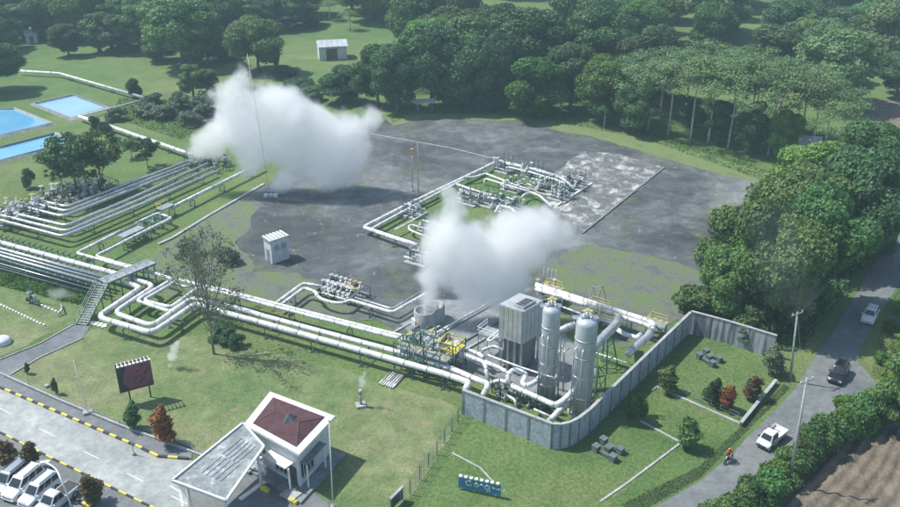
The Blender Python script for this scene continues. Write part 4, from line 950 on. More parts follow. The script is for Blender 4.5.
plain_kerb([(392,334),(424,316)], 'thin pale channel edge left of the steam plume foot', .3, .2, 'concrete', 'channel_edge')
plain_kerb([(404,338),(436,320)], 'thin pale channel edge right below the steam plume foot', .3, .2, 'concrete', 'channel_edge')
plain_kerb([(452,349),(502,320)], 'long channel edge crossing the dark concrete yard', .35, .3, 'concrete_dark', 'channel_edge')
plain_kerb([(462,353),(508,326)], 'channel edge nearest the square silencer', .3, .3, 'concrete', 'channel_edge')
t = thing('vent_silencer', G(430, 322), 'low concrete vent silencer at the foot of the steam plume', 'silencer')
for k, (x, y) in enumerate(((425, 324), (434, 319))):
    mb = MB(); mb.lathe(G(x, y), [(1.5, 0), (1.5, 2.2), (1.4, 2.3), (1.25, 2.2), (1.25, .4), (0, .4)], 20); mb.build('vent_ring', 'concrete', t)
mb = MB(); mb.box(G(418, 321, .5), (1.6, 1.0, 1.0), .6); mb.build('housing', 'white_paint', t)
# ================================================================ wellhead cluster on the pad
sheet('grass_patch', [(374,228),(408,207),(470,178),(500,165),(560,182),(545,200),(515,235),(470,262),(440,262),(418,243)], 'grass', .055, .6, 1.2, 11)
wl = [([(418,250,.6),(416.8,245),(363.5,227.3),(407.3,204.8),(480,170),(498.5,160.8),(535.6,170.3),(560,177)], .34, 'outermost white pipe framing the wellhead cluster'),
 ([(414,245.6),(371.5,229),(412,206.8),(455,184.3),(464,180)], .24, 'white pipe just inside the outermost one at the cluster'),
 ([(421,248),(386,235.5),(375,231.5)], .22, 'short white pipe along the lower left edge of the cluster'),
 ([(430,238),(414,232),(409,229.5),(409,226),(412,225),(430,230)], .2, 'small hooked white pipe beside the steam in the cluster'),
 ([(506.6,172,.5),(506.6,166.8),(530,172),(561,181.6),(566,184)], .2, 'white pipe of the first inner row of the cluster'),
 ([(458,181),(464.7,177.6),(476,176.8),(485.6,173.5),(514.7,184.8),(530,190)], .22, 'white pipe of the second inner row of the cluster'),
 ([(484,184,.4),(485,178.6),(512,186.5),(534,193)], .2, 'white pipe of the third inner row of the cluster'),
 ([(457,184.3),(484,193.5),(511.5,199),(516,201)], .22, 'white pipe of the fourth inner row of the cluster'),
 ([(460,190),(486,197),(508,202.5)], .2, 'white pipe of the fifth inner row of the cluster'),
 ([(495,213),(499,205.6),(512,208.5),(516,214)], .24, 'arched white pipe at the front of the cluster'),
 ([(543,182),(548,177),(553,175),(562,178.5),(572,186)], .22, 'arched white pipe at the right of the cluster'),
 ([(520,199),(525,194),(532,192.6),(540,196),(552,207)], .22, 'arched white pipe beside the cluster kerb'),
 ([(395,230),(410,222),(428,212)], .16, 'thin grey pipe inside the left half of the cluster')]
for p, r, l in wl: pipe(p, r, 'white_pipe', l, None, 1.3, .6, 2.2, n=8)
for a, b in (((368,228),(410,207)), ((415,204),(490,167)), ((504,165),(556,178)), ((376,233),(414,246)), ((490,176),(530,189)), ((462,187),(510,199))):
    supports_along([a, b], 1.3, .9, 4.5, 'small green stand under a white pipe of the wellhead cluster', 'small stands in the wellhead cluster')
def wellhead(px, py, label, n, spread=1.6, fr='green_steel', h=3.2, posts=True):
    t = thing('wellhead', G(px, py), label, 'wellhead'); o = G(px, py); d = (G(px+30, py+8)-o).normalized(); q = Vector((-d.y, d.x, 0))
    for i in range(n):
        a = rr.uniform(-1, 1)*spread*1.5; b = rr.uniform(-1, 1)*spread; valve(t, o + d*a + q*b + X_*rr.uniform(.1, 1.4), rr.uniform(1.0, 1.35), rr.uniform(0, 3), rr.choice(['white_paint', 'green_steel', 'galv']), rr.choice(['white_paint', 'white_paint', 'galv', 'green_steel']))
    for j in range(3): mb = MB(); a = o - d*spread*1.6 + q*(j-1)*.8 + X_*(.7+.3*j); mb.tube([a, a + d*spread*3.2], .15, 7); mb.build('header_pipe', ['white_pipe', 'grey_pipe', 'white_pipe'][j], t)
    frame_box(t, o, d, spread*1.5, spread*1.5, h, fr, .11, levels=(1, .5))
    mb = MB(); mb.box(o + X_*.2, (spread*2.6, spread*2.4, .25), math.atan2(d.y, d.x)); mb.build('plinth', 'concrete', t)
    if posts:
        for k in range(3): mb = MB(); p = o + d*(k-1)*1.1 + q*1.8; mb.bar(p, p + X_*(h+.8), .1); mb.build('post', fr, t)
for a in [(503,171,'green framed wellhead nearest the far corner of the cluster',6), (533,176,'wellhead with tall grey posts on the far side of the cluster',7), (513,190,'wellhead crowded with white valves in the middle of the cluster',9),
          (540,189,'green framed wellhead right of the middle of the cluster',8), (488,205,'green framed wellhead just above the steam plume',8), (510,212,'bundle of valves next to the arched front pipe',9), (470,203,'wellhead half hidden in the upper edge of the plume',6),
          (575,187,'dark green wellhead at the right tip of the cluster',8), (560,199,'dark wellhead beside the straight cluster kerb',8), (548,193,'grey wellhead between the arched pipes',6), (432,232,'wellhead just left of the steam plume in the cluster',5), (412,215,'small wellhead at the far left side of the cluster',4),
          (420,262,'valve group at the near corner of the cluster beside the plume',5)]:
    wellhead(a[0], a[1], a[2], a[3], 1.5, rr.choice(['green_steel', 'green_steel', 'dark_steel']), rr.uniform(1.8, 2.6))
# far pipes by the ponds
pipe([(20,71),(60,73.6),(147,98.6)], .38, 'white_pipe', 'far white pipe running from the dark tree to its sharp bend', None, 1.1, .6, 4, n=8)
pipe([(147,98.6),(112,108),(79,116.5)], .20, 'white_pipe', 'thin pipe from the far bend back towards the pale pond', None, 1.0, .4, 2.5, n=8)
pipe([(79,116.5),(112,127),(181,151),(192,155)], .42, 'white_pipe', 'white pipe between the ponds and the larger steam cloud', None, 1.2, .6, 3.2, n=8)
supports_along([(62,74),(145,98)], 1.1, .9, 9, 'small stand under the far white pipe', 'stands under the far white pipe')
supports_along([(84,118),(180,151)], 1.2, .9, 7, 'small stand under the white pipe between ponds and steam', 'stands under the pond pipe')
t = thing('valve_skid', G(205, 168), 'dark pipework tangle at the foot of the larger steam cloud', 'valve skid')
for i in range(20): valve(t, G(188+rr.uniform(0, 42), 160+rr.uniform(-3, 12), rr.uniform(0, 1)), 1.3, rr.uniform(0, 3), 'galv', rr.choice(['dark_steel', 'galv', 'green_steel']))
for i in range(4): frame_box(t, G(192+10*i, 163+2*i), Vector((1, 0, 0)), 2.2, 2.2, 2.2, 'dark_steel', .12)
# ================================================================ the tank yard behind its concrete wall
WH = 3.3
t = thing('concrete_wall', G(552.5, 448), 'tall grey concrete panel wall with a rounded corner around the tank yard', 'wall')
wp = [(463.5,390.5),(552.5,424),(561,424.5),(570,422.5),(579,418),(590,409.5),(640,361),(690.5,312.5)]
def wall_run(t, pts, H, maxl, streak='concrete_wall', th=.22, posts=True):
    W_ = [G(x, y, H) for x, y in pts]
    for a, b in zip(W_, W_[1:]):
        L = (b-a).length; n = max(1, round(L/maxl)); d = (b-a)/n; az = math.atan2(d.y, d.x)
        for i in range(n):
            c = a + d*(i+.5); mb = MB(); mb.box((c.x, c.y, H/2), (d.length-.04, th, H), az); mb.build('wall_panel', streak, t)
            mb = MB(); mb.box((c.x, c.y, H+.06), (d.length, th+.14, .12), az); mb.build('coping', 'concrete', t)
            if posts: p = a + d*i; mb = MB(); mb.box((p.x, p.y, H/2+.02), (.26, th+.1, H+.04), az); mb.build('wall_post', 'concrete_dark', t)
wall_run(t, wp, WH, 2.7)
t = thing('concrete_wall', G(735, 345), 'white streaked concrete wall running right from the wall corner under the trees', 'wall')
m, n, b, o = new_mat('streaked_wall')
tc = n.nodes.new('ShaderNodeTexCoord'); mp = n.nodes.new('ShaderNodeMapping'); mp.inputs['Scale'].default_value = (1.3, 1.3, .12); tx = n.nodes.new('ShaderNodeTexNoise'); tx.inputs['Scale'].default_value = 1.2; tx.inputs['Detail'].default_value = 5
n.links.new(tc.outputs['Object'], mp.inputs[0]); n.links.new(mp.outputs[0], tx.inputs['Vector']); rp = ramp(n, tx.outputs[0], [(.42, (.13, .15, .17)), (.58, (.36, .39, .41)), (.7, (.5, .52, .53))]); n.links.new(rp.outputs[0], b.inputs['Base Color']); b.inputs['Roughness'].default_value = .9
M['streaked'] = m
wall_run(t, [(691.5,311.5),(731,322),(777,336)], WH, 2.7, 'streaked')
t = thing('low_wall', G(741, 424), 'low dark hedge-like wall closing the kerbed lawn towards the public road', 'wall')
wall_run(t, [(741,423),(776,380)], .55, 2.4, 'block_grey', .25, False)
plain_kerb([(652,391),(656,387),(741,424.6)], 'pale concrete drain along the near side of the kerbed lawn', .3, .16, 'concrete', 'drain_edge')
t = thing('lawn_fence', G(700, 395), 'thin wire fence beside the dark scrub on the kerbed lawn', 'fence')
A, B = G(668, 388), G(738, 419)
for i in range(9): p = A.lerp(B, i/8); mb = MB(); mb.bar(p, p + X_*.9, .06); mb.build('post', 'galv', t)
for z in (.4, .85): mb = MB(); mb.bar(A + X_*z, B + X_*z, .03); mb.build('wire', 'galv', t)
def tank(px, ybase, ytop, r, label):
    p = G(px, ybase); H = HT(px, ybase, ytop); t = thing('separator_tank', p, label, 'tank')
    mb = MB(); mb.lathe(p, [(0, .4), (r, .4), (r, H-r*.55), (r*.92, H-r*.32), (r*.72, H-r*.13), (r*.4, H-.03), (0, H)], 28); mb.build('shell', 'tank', t)
    for f in (.2, .42, .62, .80): mb = MB(); mb.lathe(p + X_*(H*f), [(r, -.09), (r*1.045, -.09), (r*1.045, .09), (r, .09)], 28); mb.build('stiffening_ring', 'clad', t)
    mb = MB(); mb.lathe(p, [(r*1.25, 0), (r*1.25, .4), (0, .4)], 20); mb.build('plinth', 'concrete', t)
    # vertical seam pipes, ladder and top valve
    for a in (-.5, -1.9, -2.6):
        mb = MB(); q = p + Vector((math.cos(a), math.sin(a), 0))*(r+.35); mb.tube([q + X_*.3, q + X_*(H*.7), q + X_*(H*.74) - Vector((math.cos(a), math.sin(a), 0))*.5], .09, 7); mb.build('down_pipe', 'clad', t)
    a = -1.2; q = p + Vector((math.cos(a), math.sin(a), 0))*(r+.25); s_ = Vector((-math.sin(a), math.cos(a), 0))*.24
    mb = MB(); mb.bar(q + s_ + X_*.3, q + s_ + X_*(H-.6), .05); mb.bar(q - s_ + X_*.3, q - s_ + X_*(H-.6), .05)
    for i in range(int(H/.4)-2): mb.bar(q - s_ + X_*(.6+.4*i), q + s_ + X_*(.6+.4*i), .035)
    mb.build('ladder', 'galv', t)
    for k in range(3): valve(t, p + Vector((.35*(k-1), .3*(k % 2), H-.15)), .9, k, 'yellow', 'white_paint')
    mb = MB(); c = p + X_*(H-r*.5); mb.box(c + Vector((0, r*1.0, 0)), (2.4*r, .9, .07)); mb.build('platform', 'galv', t)
    railing(t, [c + Vector((-r*1.2, r+.4, 0)), c + Vector((r*1.2, r+.4, 0)), c + Vector((r*1.2, r-.4, 0))], 1.0, 'galv')
    return t, p, H
T1, p1, H1 = tank(546.5, 400, 306, 1.03, 'tall grey cylindrical tank with a domed top next to the square silencer')
T2, p2, H2 = tank(580, 412, 318, 1.22, 'wider tall grey cylindrical tank nearest the curved corner of the wall')
pipe([(556,333,7.5),(568,327,8.0),(575,325,8.2)], .45, 'clad', 'short slanting duct joining the two tall grey tanks', None, 8, .3, 1)
# square silencer
t = thing('square_silencer', G(520, 368), 'big square grey metal silencer on legs with an open hatch on its roof', 'silencer')
zt = 9.2; A = G(500, 304, zt); Bq = G(523, 311.5, zt); D = G(520, 293, zt); C = Bq + (D-A); bot = 4.6
e1 = (Bq-A); e2 = (D-A)
def face_quad(mb, a, b, z0, z1, th=.12, out=None):
    mb.add([(a.x, a.y, z0), (b.x, b.y, z0), (b.x, b.y, z1), (a.x, a.y, z1)], [(0, 1, 2, 3)])
mb = MB(); mb.poly([A, Bq, C, D], 4.6); mb.build('casing', 'clad', t)
def panels(t, a, b, n, z0, z1, mat, outv):
    for i in range(n):
        p, q = a.lerp(b, i/n + .01), a.lerp(b, (i+1)/n - .01); c = (p+q)/2 + outv*.05; d = q-p
        mb = MB(); mb.box((c.x, c.y, (z0+z1)/2), (d.length, .1, z1-z0), math.atan2(d.y, d.x)); mb.build('panel', mat, t)
n1 = Vector((e1.y, -e1.x, 0)).normalized(); n2 = Vector((e2.y, -e2.x, 0)).normalized()
if n1.dot(-e2) < 0: n1 = -n1
if n2.dot(e1) < 0: n2 = -n2
panels(t, A, Bq, 5, bot, zt-.05, 'clad', n1); panels(t, Bq, C, 5, bot, zt-.05, 'tank', n2); panels(t, A, D, 5, bot, zt-.05, 'clad', -n2)
h0 = A + e1*.50 + e2*.12; mb = MB(); mb.poly([x + X_*.32 for x in (h0, h0 + e1*.42, h0 + e1*.42 + e2*.62, h0 + e2*.62)], .28); mb.build('hatch_frame', 'clad', t)
h0 = A + e1*.54 + e2*.16; mb = MB(); mb.poly([x + X_*.335 for x in (h0, h0 + e1*.34, h0 + e1*.34 + e2*.54, h0 + e2*.54)], .03); mb.build('hatch_shade_plate', 'black_paint', t)  # thin black plate on the closed casing, painted shade for the hatch interior
for i in range(4): a = h0 + e2*(.08+.14*i) + X_*.36; mb = MB(); mb.bar(a, a + e1*.34, .06); mb.build('hatch_bar', 'galv', t)
for fx in (.06, .35, .65, .94):
    for fy in (.06, .94): p = A + e1*fx + e2*fy; mb = MB(); mb.bar((p.x, p.y, 0), (p.x, p.y, bot), .28); mb.build('leg', 'clad', t)
i0 = A + e1*.12 + e2*.12; mb = MB(); mb.poly([Vector((x.x, x.y, bot)) for x in (i0, i0 + e1*.76, i0 + e1*.76 + e2*.76, i0 + e2*.76)], bot-.5); mb.build('lower_casing', 'concrete_dark', t)
# white pipes in the yard
yard = [([(485,362,2.2),(500,368,2.2),(507,372.5,2.2),(508,379,1.6)], .26, 'short white pipe stepping down at the left inner corner of the yard', 'white_pipe'),
 ([(491,383,1.2),(500,380,1.6),(509,384,1.6)], .26, 'short white pipe joining the trunk line to the yard loops', 'white_pipe'),
 ([(508,384,2.2),(508.5,374,3.2),(514,369,3.4),(527,374,3.2),(522,383,2.6),(526,386,2.6),(534,383,2.8),(546,371,3.4)], .30, 'white pipe snaking up in loops to the left tall tank', 'white_pipe'),
 ([(507,380,1.8),(512,386,2.0),(555,405.5,2.2),(564,400,2.6),(584,380,4.0)], .33, 'long white pipe along the wall that turns up into the right tall tank', 'white_pipe'),
 ([(548,423,.6),(551,419,1.6),(566,404,1.8),(572,398,2.0)], .34, 'white pipe rising from the wall corner towards the right tall tank', 'white_pipe'),
 ([(502,391,.5),(503,393,.8),(515,400,1.0),(516,407,.3)], .15, 'thin white pipe with a dropped end close behind the wall', 'white_pipe'),
 ([(534,409,.9),(552,417,.9)], .12, 'thin white straight pipe low behind the wall corner', 'white_pipe'),
 ([(488,355,4.2),(520,367,4.2),(556,378.6,4.2),(558,360,5.5)], .11, 'thin white banded handrail pipe crossing before both tanks', 'white_pipe'),
 ([(487,340,3.6),(489,338.5,3.6),(500,330,3.6),(503,331,3.6),(491,341,3.6),(487,340,3.6)], .13, 'white ring of pipe beside the foot of the square silencer', 'white_pipe'),
 ([(481,356,1.0),(482,350,3.0),(494,346,3.4),(503,350,3.4)], .2, 'white arched pipe left of the square silencer', 'clad'),
 ([(524,352,.5),(524,334,4.2),(528,329,4.6),(537,327,4.8)], .12, 'slim bent grey pipe left of the left tall tank', 'clad'),
 ([(532,360,.5),(532,331,5.0),(536,329,5.0)], .10, 'slim upright grey pipe close to the left tall tank', 'clad'),
 ([(557,386,.5),(558,354,5.2),(566,340,6.5),(571,340,6.5)], .12, 'slim bent grey pipe between the two tall tanks', 'clad'),
 ([(563,392,.5),(564,352,5.8),(569,348,6)], .10, 'slim upright grey pipe between the two tall tanks', 'clad'),
 ([(586,352,6.2),(595.7,345,6.2),(616,324.5,5.4),(619,318,4.5)], .55, 'thick slanting grey duct from the right tall tank up to the white pipes', 'clad'),
 ([(627,356,1.4),(630,352,1.8),(648,336,2.6),(651,331,2.8)], .48, 'thick short grey duct standing alone by the far wall', 'clad'),
 ([(618,330,2.6),(624,334,2.6),(637,338,2.6),(641,334,2.8)], .32, 'white pipe between the two thick grey ducts', 'white_pipe'),
 ([(536,285,2.6),(650,321.5,2.6),(654,324.5,2.6),(650,336,1.6)], .38, 'white pipe from the plume to the far wall, upper of two', 'white_pipe'),
 ([(536,289,2.4),(560,296.5,2.4),(647,325,2.4),(651,327.5,2.4)], .3, 'white pipe from the plume to the far wall, lower of two', 'white_pipe'),
 ([(555,304,1.0),(592,318,1.0),(600,322,1.0)], .13, 'thin banded white pipe under the two far white pipes', 'white_pipe'),
 ([(596,353,1.0),(630,364,1.0)], .12, 'thin banded white pipe on the grass between the ducts and the wall', 'white_pipe')]
for p, r, l, m_ in yard: pipe(p, r, m_, l, None, 2, .55 if r > .2 else .3, 1.3 if r < .2 else 2.2, n=12)
supports_along([(512,386),(553,405)], 2.0, .9, 2.6, 'green post stand under the long white pipe behind the wall', 'stands behind the wall')
supports_along([(545,290),(648,325)], 2.5, 1.9, 4, 'green stand under the two white pipes leading to the far wall', 'stands under the two far pipes')
t = thing('silencer_platform', G(492, 350), 'small grey grating platform with handrail left of the square silencer', 'platform')
d = (G(510, 357)-G(482, 347)).normalized(); q = Vector((-d.y, d.x, 0)); O = G(493, 355); az = math.atan2(d.y, d.x)
frame_box(t, O, d, 3.2, 2.2, 3.2, 'galv', .12); mb = MB(); mb.box(O + X_*3.25, (3.4, 2.4, .06), az); mb.build('grating', 'galv', t); railing(t, [O + d*1.7 - q*1.2 + X_*3.28, O - d*1.7 - q*1.2 + X_*3.28, O - d*1.7 + q*1.2 + X_*3.28], 1, 'white_paint')
t = thing('duct_frame', G(605, 362), 'dark green steel trestle carrying the thick slanting duct', 'steel frame')
O = G(604, 366); d = (G(617, 326)-G(596, 341)).normalized(); d.z = 0; d.normalize(); q = Vector((-d.y, d.x, 0))
for s_ in (-1, 1):
    for x in (-1.2, 1.2): mb = MB(); mb.bar(O + d*x*1.1 + q*s_*1.2, O + d*x*.3 + q*s_*.35 + X_*5.3, .17); mb.build('leg', 'green_steel', t)
for z in (1.6, 3.4): 
    w_ = 1.2*(1-z/7.5); mb = MB()
    for (a, b) in ((( -1, -1), (1, -1)), ((1, -1), (1, 1)), ((1, 1), (-1, 1)), ((-1, 1), (-1, -1))): mb.bar(O + d*a[0]*w_ + q*a[1]*w_ + X_*z, O + d*b[0]*w_ + q*b[1]*w_ + X_*z, .1)
    mb.build('ring_beam', 'green_steel', t)
for i, (x, y, w_, l) in enumerate([(597, 322, 2.6, 'yellow railed platform where the thick duct meets the far white pipes'), (607, 334, 3.0, 'green and yellow valve deck under the far white pipes'), (552, 303, 2.2, 'yellow railed step-over behind the left tall tank'), (655, 338, 2.2, 'yellow railed steps at the end of the far white pipes')]):
    t = thing('access_platform', G(x, y), l, 'platform'); O = G(x, y); d = (G(x+30, y+10)-O).normalized(); q = Vector((-d.y, d.x, 0)); h = 2.2
    frame_box(t, O, d, w_, 1.6, h, 'green_steel' if i != 0 else 'yellow', .1); mb = MB(); mb.box(O + X_*(h+.05), (w_+.2, 1.8, .06), math.atan2(d.y, d.x)); mb.build('grating', 'galv', t)
    railing(t, [O + d*w_/2 - q*.85 + X_*(h+.08), O - d*w_/2 - q*.85 + X_*(h+.08), O - d*w_/2 + q*.85 + X_*(h+.08), O + d*w_/2 + q*.85 + X_*(h+.08)])
    for k in range(3): valve(t, O + d*(k-1)*.8 + q*1.3 + X_*.6, 1.2, k, 'yellow', 'white_paint')
t = thing('step_over', G(594, 312), 'steep grey step-over ladder crossing the two far white pipes', 'ladder')
a = G(588, 316); b = G(603, 309.5); top = (a+b)/2 + X_*4.4; q = Vector((.5, -.1, 0))
for s_ in (-.35, .35):
    mb = MB(); o_ = G(596, 312)*0 + Vector((s_*2, s_*.6, 0)); mb.bar(a + o_, top + o_, .09); mb.bar(top + o_, b + o_, .09); mb.build('stringer', 'galv', t)
for i in range(9): mb = MB(); p = a.lerp(top, (i+.5)/9); mb.bar(p - Vector((.7, .21, 0)), p + Vector((.7, .21, 0)), .14, .04); mb.build('tread', 'galv', t)
t = thing('valve_skid', G(520, 396), 'dark green valves and small pipework crowded behind the front wall panels', 'valve skid')
for i in range(20): x = rr.uniform(494, 546); y = 395+(x-494)*.36 + rr.uniform(-8, 6); valve(t, G(x, y), rr.uniform(.8, 1.2), rr.uniform(0, 3), 'green_steel', rr.choice(['green_steel', 'dark_steel', 'galv']))
for i in range(8): x = 492+i*7; mb = MB(); p = G(x, 393+i*2.6); mb.bar(p, p + X_*2.4, .12); mb.build('post', 'green_steel', t)
t = thing('valve_skid', G(560, 398), 'green valves between the two tall tanks and the wall corner', 'valve skid')
for i in range(12): x = rr.uniform(546, 585); valve(t, G(x, 412+rr.uniform(-8, 3)), rr.uniform(.8, 1.2), rr.uniform(0, 3), 'green_steel', rr.choice(['green_steel', 'dark_steel', 'galv']))
frame_box(t, G(592, 400), Vector((1, .3, 0)), 2, 2, 4.0, 'green_steel', .12, levels=(1, .5))
t = thing('valve_skid', G(560, 298), 'small valve group with yellow wheels at the plume end of the far pipes', 'valve skid')
for i in range(9): valve(t, G(546+rr.uniform(-9, 10), 292+rr.uniform(-4, 4), 1.2), 1.2, rr.uniform(0, 3), rr.choice(['yellow', 'white_paint']), rr.choice(['white_paint', 'galv']))
for i in range(4): mb = MB(); p = G(543+4*i, 292+i); mb.tube([p, p + X_*4.2], .09, 7); mb.build('riser', 'galv', t)
# ================================================================ guard house and its canopy
zr = 5.2; RA, RB, RC, RD = G(270, 391.5, zr), G(335, 416, zr), G(299, 454.5, zr), G(244, 424, zr)
t = thing('guard_house', G(297, 478), 'white guard house with a dark red tiled roof inset in a white flat rim', 'building')
cen = (RA+RB+RC+RD)/4
def inset(k, z): return [Vector((cen.x + (p.x-cen.x)*k, cen.y + (p.y-cen.y)*k, z)) for p in (RA, RB, RC, RD)]
def ring(mb, o_, i_, z0, z1):
    n = 4; vs = [(p.x, p.y, z0) for p in o_] + [(p.x, p.y, z1) for p in o_] + [(p.x, p.y, z0) for p in i_] + [(p.x, p.y, z1) for p in i_]
    fs = []
    for a in range(4):
        b = (a+1) % 4; fs += [(a, b, 4+b, 4+a), (8+b, 8+a, 12+a, 12+b), (4+a, 4+b, 12+b, 12+a), (a, 8+a, 8+b, b)]
    mb.add(vs, fs)
mb = MB(); ring(mb, inset(1, 0), inset(.80, 0), zr-.28, zr); rim = mb.build('roof_rim', 'white_paint', t)
mb = MB(); mb.poly(inset(.795, zr-.12), .08); mb.build('roof_deck', 'concrete', t)
o_ = inset(.795, zr-.10); ap = [o_[0].lerp(o_[2], .36), o_[0].lerp(o_[2], .64)]; rid = [(o_[0]+o_[3])/2*.75 + (o_[1]+o_[2])/2*.25, (o_[0]+o_[3])/2*.25 + (o_[1]+o_[2])/2*.75]
for r_ in rid: r_.z = zr + .5
roof = MB(); roof.add(o_ + rid, [(0, 1, 5, 4), (1, 2, 5), (2, 3, 4, 5), (3, 0, 4)]); rf = roof.build('roof', 'roof_tile', t)
def courses(face, n, m_):
    "tile courses proud of a roof face"
    a, b, c, d_ = face; up = ((b-a).cross(d_-a)).normalized(); up = up if up.z > 0 else -up
    mb = MB()
    for i in range(n):
        t0 = i/n; p, q = a.lerp(d_, t0), b.lerp(c, t0); k = max(1, int((q-p).length/.34)); p2, q2 = a.lerp(d_, (i+1)/n), b.lerp(c, (i+1)/n)
        for j in range(k):
            s0, s1 = (j+.04)/k, (j+.96)/k; h = .05 + rr.uniform(0, .025)
            mb.add([p.lerp(q, s0)+up*h, p.lerp(q, s1)+up*h, p2.lerp(q2, s1)+up*.015, p2.lerp(q2, s0)+up*.015, p.lerp(q, s0), p.lerp(q, s1)], [(0, 1, 2, 3), (4, 5, 1, 0)])
    tag(mb.build('roof_tiling', m_, rf), kind='stuff')
for f in ((o_[0], o_[1], rid[1], rid[0]), (o_[1], o_[2], rid[1], rid[1]), (o_[2], o_[3], rid[0], rid[1]), (o_[3], o_[0], rid[0], rid[0])): courses(f, 9, 'roof_tile')
for a, b in ((o_[0], rid[0]), (o_[3], rid[0]), (o_[1], rid[1]), (o_[2], rid[1]), (rid[0], rid[1])): mb = MB(); mb.bar(a + X_*.05, b + X_*.05, .12, .07); mb.build('ridge_cap', 'roof_tile', rf)
c = (rid[0]*.35+rid[1]*.65); mb = MB(); mb.add([c + Vector(v) for v in ((-.7, -.9, -.3), (.7, -.9, -.3), (.7, .5, -.1), (-.7, .5, -.1), (0, -.1, .75))], [(0, 1, 4), (1, 2, 4), (2, 3, 4), (3, 0, 4), (0, 3, 2, 1)]); mb.build('roof_vent', 'dark_steel', rf)
# walls
Wl = inset(.84, 0); fl = inset(1.02, 0)
# floor plinth extends to the front
pl = [G(250, 474), G(285, 455.5), G(345, 460), G(341, 478), G(298, 506), G(288, 504)]
mb = MB(); mb.poly([Vector((p.x, p.y, .30)) for p in (G(247, 471), G(290, 448), G(347, 455), G(301, 505))], .3); mb.build('floor_slab', 'concrete_dark', t)
def wall_face(a, b, z0, z1, holes, mat='wall_white', th=.2, win=True, parent=t):
    "wall from a to b with rectangular openings [(s0, s1, z0, z1)] in metres along it; recessed windows"
    d = (b-a); L = d.length; d.normalize(); nrm = Vector((d.y, -d.x, 0)); az = math.atan2(d.y, d.x)
    def blk(s0, s1, q0, q1, name='wall', m_=mat, off=0, t_=th, par=parent):
        if s1-s0 < .01 or q1-q0 < .01: return
        c = a + d*(s0+s1)/2 + nrm*(off - th/2); mb = MB(); mb.box((c.x, c.y, (q0+q1)/2), (s1-s0, t_, q1-q0), az); return mb.build(name, m_, par)
    hs = sorted(holes); prev = 0
    for (s0, s1, q0, q1) in hs:
        blk(prev, s0, z0, z1); blk(s0, s1, z0, q0); blk(s0, s1, q1, z1); prev = s1
        f = thing_part('window', a + d*(s0+s1)/2, parent)
        blk(s0, s1, q0, q1, 'pane', 'glass', -.08, .03, f)
        k = max(1, int((s1-s0)/.6))
        for i in range(k+1): x = s0 + (s1-s0)*i/k; blk(max(s0, x-.035), min(s1, x+.035), q0, q1, 'frame', 'white_paint', -.05, .08, f)
        blk(s0, s1, q0-.06, q0+.002, 'sill', 'white_paint', .06, th+.1, f)
    blk(prev, L, z0, z1)
def thing_part(name, p, parent):
    o = bpy.data.objects.new(name, None); S.collection.objects.link(o); o.parent = parent; o.location = Vector(p) - parent_world(parent); return o
A, B, C, D = Wl
def L_(a, b): return (b-a).length
wall_face(D, C, .3, zr-.28, [(.5, 1.9, 1.2, 2.9), (L_(D, C)*.45, L_(D, C)*.45+2.4, .7, 3.0)])
wall_face(C, B, .3, zr-.28, [(.4, 2.9, .9, 3.1)])
wall_face(B, A, .3, zr-.28, [(1.0, 2.2, 1.4, 2.8)]); wall_face(A, D, .3, zr-.28, [(1.0, 2.0, 1.4, 2.8)])
# porch: awnings, door frames
d = (C-D).normalized(); nrm = Vector((d.y, -d.x, 0)); az = math.atan2(d.y, d.x); d2 = (B-C).normalized(); n2_ = Vector((d2.y, -d2.x, 0))
c = D + d*L_(D, C)*.66 + nrm*.6; mb = MB(); mb.box((c.x, c.y, 3.12), (3.4, 1.3, .14), az); mb.build('awning', 'white_paint', t)
c = C + d2*L_(C, B)*.36 + n2_*.45; mb = MB(); mb.box((c.x, c.y, 3.25), (3.8, .9, .1), math.atan2(d2.y, d2.x)); mb.build('awning', 'concrete_dark', t)
for s_ in (.38, .94): c = D + d*L_(D, C)*s_ + nrm*1.0; mb = MB(); mb.box((c.x, c.y, 1.7), (.14, .14, 2.8), az); mb.build('porch_post', 'white_paint', t)
for s_ in (.05, .62): c = C + d2*L_(C, B)*s_ + n2_*.8; mb = MB(); mb.box((c.x, c.y, 1.75), (.14, .14, 2.9), az); mb.build('porch_post', 'white_paint', t)
c = D + d*L_(D, C)*.2 + nrm*.8; mb = MB(); mb.box((c.x, c.y, .75), (2.6, .14, .9), az); mb.build('counter_wall', 'white_paint', t)
c = C + d*.05 + nrm*.06; mb = MB(); mb.box((c.x - d.x*.9, c.y - d.y*.9, 1.4), (.9, .06, 2.15), az); dr = mb.build('door', 'dark_steel', t)
for x, y, s_ in ((291, 497, .9), (249, 470, .7)):
    mb = MB(); c = G(x, y); mb.box((c.x, c.y, .34), (1.9*s_, 1.7*s_, .18), az); mb.build('step', 'concrete', t)
# canopy over the entrance lane
t = thing('canopy', G(172, 500), 'large flat grey and white stained canopy joined to the guard house over the entrance lane', 'canopy')
zc = 4.85; cq = [G(172, 481, zc), G(243, 423.5, zc), G(264, 447, zc), G(226, 501, zc)]
m, n, b, o = new_mat('canopy_slab'); a_ = noise_node(n, .7, 8, .8, dist=.4); rp = ramp(n, a_.outputs[0], [(.38, (.15, .175, .175)), (.50, (.21, .24, .24)), (.58, (.32, .35, .35)), (.66, (.52, .54, .54))]); n.links.new(rp.outputs[0], b.inputs['Base Color']); b.inputs['Roughness'].default_value = .9; M['canopy_slab'] = m
mb = MB(); mb.poly(cq, .22); mb.build('roof_slab', 'canopy_slab', t)
for i in range(4):
    a, b_ = cq[i], cq[(i+1) % 4]; mb = MB(); mb.bar(a + X_*.08, b_ + X_*.08, .22, .2); mb.build('roof_edge', 'wall_white' if i != 2 else 'white_paint', t)
